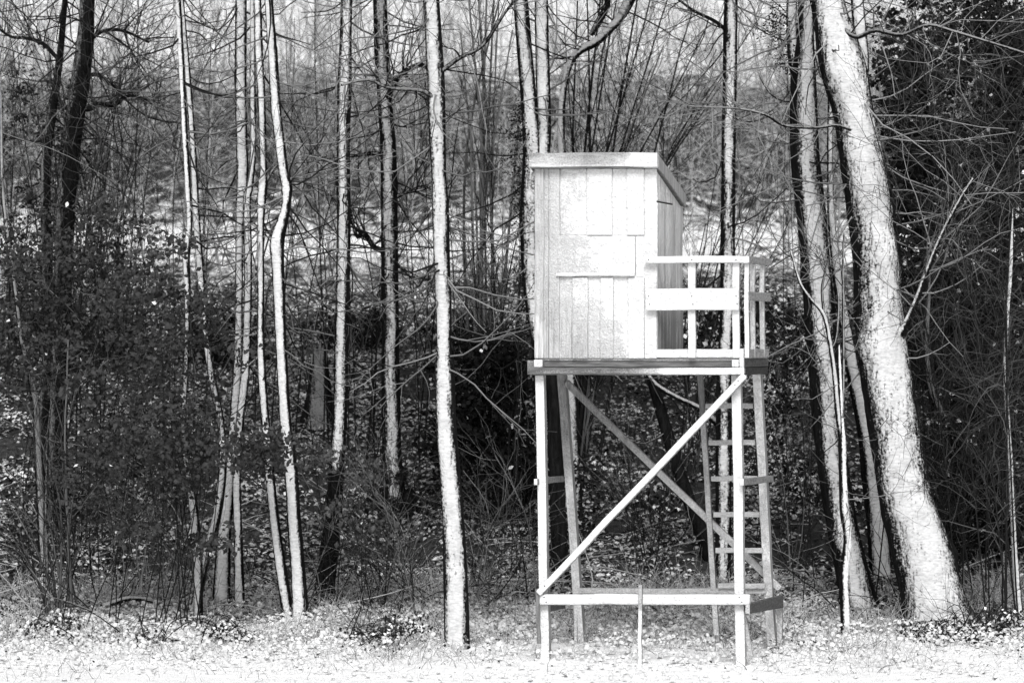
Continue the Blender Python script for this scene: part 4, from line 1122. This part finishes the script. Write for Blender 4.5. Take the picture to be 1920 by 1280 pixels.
# ------------------------------------------------------------------ bank litter, ground cover, grass
def domes(acc, c, size, rg, tone=1.0, flatz=.6, tilt=.25):
    """irregular snow pads: 13 vertices, 18 faces each"""
    n = len(c)
    a6 = np.linspace(0, 2 * np.pi, 6, endpoint=False)
    base = np.concatenate([np.stack([np.cos(a6), np.sin(a6), np.full(6, -.35)], 1), np.stack([.78 * np.cos(a6 + .3), .78 * np.sin(a6 + .3), np.full(6, .55)], 1), [[0, 0, .85]]])
    v = base[None] * (1 + rg.normal(0, .16, (n, 13, 3)))
    v = v * np.array([1, 1, flatz])
    sx = rg.uniform(.7, 1.35, (n, 1)); v[:, :, 0] *= sx
    th = rg.uniform(0, 2 * np.pi, n); ct, st = np.cos(th), np.sin(th)
    x = v[:, :, 0] * ct[:, None] - v[:, :, 1] * st[:, None]; y = v[:, :, 0] * st[:, None] + v[:, :, 1] * ct[:, None]
    z = v[:, :, 2] + x * rg.normal(0, tilt, (n, 1)) + y * rg.normal(0, tilt, (n, 1))
    v = np.stack([x, y, z], -1) * np.asarray(size)[:, None, None] + c[:, None, :]
    o = (np.arange(n) * 13)[:, None, None]
    q = np.array([[i, (i + 1) % 6, 6 + (i + 1) % 6, 6 + i] for i in range(6)])[None] + o
    t = np.array([[6 + i, 6 + (i + 1) % 6, 12] for i in range(6)])[None] + o
    acc.add(v.reshape(-1, 3), quads=q.reshape(-1, 4), tris=t.reshape(-1, 3), snow=1, tone=np.repeat(np.broadcast_to(tone, (n,)), 13))

def scatter(n, y0, y1, rg, pw=1.0):
    y = y0 + (y1 - y0) * rg.random(n) ** pw
    x = (rg.random(n) * 2 - 1) * (y * .18 + 2.2)
    return x, y

def bank_litter():
    rg = np.random.default_rng(101)
    x, y = scatter(300000, 34.4, 55.0, rg)
    clump = fbm(x * 1.1, y * 1.1, 31)
    keep = rg.random(len(x)) < np.clip((clump - .24) * 3.4, .06, 1) * np.interp(y, [34, 50, 55], [1, .8, .15])
    x, y, clump = x[keep], y[keep], clump[keep]
    z = gz(x, y) + rg.uniform(-.01, .11, len(x)) * np.clip((clump - .2) * 2.5, 0, 1.2)
    n = len(x)
    acc = Acc()
    right = np.interp(x / y * FPX + 960, [0, 200, 330, 460, 1480, 1640, 1920], [.6, .65, .8, 1, 1, .42, .28])  # darkening towards both side borders, painted in as fewer pale leaves
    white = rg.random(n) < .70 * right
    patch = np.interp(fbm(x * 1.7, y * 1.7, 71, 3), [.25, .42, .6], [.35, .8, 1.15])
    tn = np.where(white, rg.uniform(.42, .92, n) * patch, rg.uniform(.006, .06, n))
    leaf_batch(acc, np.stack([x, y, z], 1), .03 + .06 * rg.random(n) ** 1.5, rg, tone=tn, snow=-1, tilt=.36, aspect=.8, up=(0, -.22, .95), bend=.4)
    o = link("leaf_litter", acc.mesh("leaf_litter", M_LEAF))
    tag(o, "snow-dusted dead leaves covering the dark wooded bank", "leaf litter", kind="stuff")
bank_litter()

def ground_cover():
    rg = np.random.default_rng(102)
    acc = Acc(); dk = Acc()
    x, y = scatter(92000, 28.0, 36.2, rg, .8)
    cl = fbm(x * .9, y * .9, 41)
    zone = np.interp(y, [28, 29.6, 31.5, 33, 34.4, 35.6], [.12, .2, .55, .9, .7, .15])
    keep = rg.random(len(x)) < zone * np.clip((cl - .30) * 4.5, .08, 1)
    x, y = x[keep], y[keep]; n = len(x)
    h = rg.uniform(.0, .17, n) * np.interp(y, [29, 31, 34], [.3, .8, 1.0])
    size = .006 + .028 * rg.random(n) ** 2.2
    tn = np.interp(y, [30, 33, 35, 36.2], [.96, .9, .7, .45]) * rg.uniform(.7, 1.0, n)
    domes(acc, np.stack([x, y, gz(x, y) + h], 1), size, rg, tone=tn, flatz=.75)
    o = link("snow_pads", acc.mesh("snow_pads", M_SNOW))
    tag(o, "small pads of snow resting on low plants along the wood's edge", "snow", kind="stuff")
    # dark leaves and gaps among them
    x2, y2 = scatter(115000, 28.8, 36.4, rg, .75)
    cl = fbm(x2 * 1.3, y2 * 1.3, 47)
    zone = np.interp(y2, [28.5, 30, 31.5, 33, 36], [.03, .06, .25, .8, 1])
    keep = rg.random(len(x2)) < zone * np.clip((cl - .40) * 5, .03, 1)
    x2, y2 = x2[keep], y2[keep]; m = len(x2)
    z2 = gz(x2, y2) + rg.uniform(.0, .13, m)
    leaf_batch(dk, np.stack([x2, y2, z2], 1), rg.uniform(.015, .04, m), rg, tone=np.where(rg.random(m) < .28, rg.uniform(.006, .03, m), rg.uniform(.2, .55, m)), snow=np.where(rg.random(m) < .22, .3, -1), tilt=.6)
    o = link("low_plants", dk.mesh("low_plants", M_LEAF))
    tag(o, "dark low brambles and leaves showing between snow pads", "ground plants", kind="stuff")
    # grass
    ga = Acc()
    xg, yg = scatter(60000, 28.0, 36.0, rg, .8)
    cl = fbm(xg * 1.0, yg * 1.0, 53)
    keep = rg.random(len(xg)) < np.clip((cl - .38) * 5, .05, 1) * np.interp(yg, [28., 30, 32, 36], [.12, .25, .9, .9])
    xg, yg = xg[keep], yg[keep]; k = len(xg)
    st = np.stack([xg, yg, gz(xg, yg) - .01], 1)
    d = rg.normal(0, .45, (k, 3)); d[:, 2] = 1; d /= np.linalg.norm(d, axis=1, keepdims=True)
    pa, ra = walk(st, d, rg.uniform(.06, .30, k) * np.interp(yg, [28, 31, 33, 36], [.5, .8, 1.3, 1.6]) * np.clip(cl[keep] * 2.2, .5, 1.6), rg.uniform(.0022, .0042, k), 5, .16, -.9, rg, taper=.4)
    tube_batch(ga, pa, ra, 3, snow=np.where(rg.random(k) < .15, -.6, .7), tone=rg.uniform(.25, .8, k))
    o = link("grass", ga.mesh("grass", M_TWIG))
    tag(o, "bent frosted grass blades poking through the snow", "grass", kind="stuff")
ground_cover()

def brushwood():
    rg = np.random.default_rng(140)
    a = Acc()
    x, y = scatter(1100, 34.0, 38.5, rg, 1.4)
    cl = fbm(x * .7, y * .7, 83); k = rg.random(len(x)) < np.clip((cl - .36) * 6, .1, 1)
    x, y = x[k], y[k]; n = len(x)
    th = rg.uniform(0, 2 * np.pi, n)
    d = np.stack([np.cos(th), .5 * np.sin(th), rg.uniform(-.05, .7, n) * (rg.random(n) < .6)], 1); d /= np.linalg.norm(d, axis=1, keepdims=True)
    pa, ra = walk(np.stack([x, y, gz(x, y) + rg.uniform(.02, .15, n)], 1), d, rg.uniform(.4, 1.7, n), rg.uniform(.005, .012, n), 7, .13, -.35, rg)
    gg = gz(pa[:, :, 0], pa[:, :, 1]) + .015; pa[:, :, 2] = np.maximum(pa[:, :, 2], gg)
    tube_batch(a, pa, ra, 4, snow=np.where(rg.random(n) < .45, -.6, .1), tone=rg.uniform(.2, .6, n), updot=.6)
    b1, r1 = grow(pa, ra, n * 2, L=(.15, .6), ang=(25, 65), K=5, up=.1, wig=.2, ratio=(.5, .8), rmin=.003, rmax=.007, rg=rg)
    tube_batch(a, b1, r1, 3, snow=np.where(rg.random(n * 2) < .5, -.6, .4), tone=rg.uniform(.15, .4, n * 2))
    tag(link("brushwood", a.mesh("brushwood", M_TWIG)), "tangle of fallen snow-dusted twigs lying on the lower bank", "brushwood", kind="stuff")
brushwood()

# ------------------------------------------------------------------ woods on the far hillside
def far_woods():
    rg = np.random.default_rng(120)
    acc = Acc()
    n = 900
    y = 52 + (150 - 52) * rg.random(n) ** 1.15
    den = np.interp(y, [52, 58, 72, 80, 115, 130, 150], [.7, .30, .22, 1, 1, .35, .2])
    y = y[rg.random(n) < den]; n = len(y)
    x = (rg.random(n) * 2 - 1) * (y * .19 + 1.5)
    s = np.stack([x, y, gz(x, y) - .1], 1)
    d = rg.normal(0, .10, (n, 3)); d[:, 2] = 1; d /= np.linalg.norm(d, axis=1, keepdims=True)
    tp, tr_ = walk(s, d, rg.uniform(2.5, 5.5, n), rg.uniform(.010, .028, n) * np.interp(y, [50, 150], [.8, 1.5]), 6, .05, .2, rg)
    tube_batch(acc, tp, tr_, 4, snow=np.where(rg.random(n) < .1, -.5, .5), tone=rg.uniform(.2, .55, n), updot=.3)
    m = n * 13
    b1, r1 = grow(tp, tr_, m, L=(.8, 2.6), ang=(35, 85), K=6, up=.2, wig=.28, ratio=(.3, .6), rmin=.008, rmax=.02, tr=(.08, .98), rg=rg)
    tube_batch(acc, b1, r1, 3, snow=np.where(rg.random(m) < .25, -.5, .5), tone=rg.uniform(.25, .6, m))
    m2 = n * 26
    b2, r2 = grow(b1, r1, m2, L=(.4, 1.4), ang=(25, 70), K=4, up=.0, wig=.3, ratio=(.6, .9), rmin=.006, rmax=.012, rg=rg)
    tube_batch(acc, b2, r2, 3, snow=np.where(rg.random(m2) < .15, -.5, .5), tone=rg.uniform(.3, .65, m2))
    o = link("far_woods", acc.mesh("far_woods", M_TWIG))
    tag(o, "distant mass of thin bare trees on the snowy hillside", "woods", kind="stuff")
far_woods()
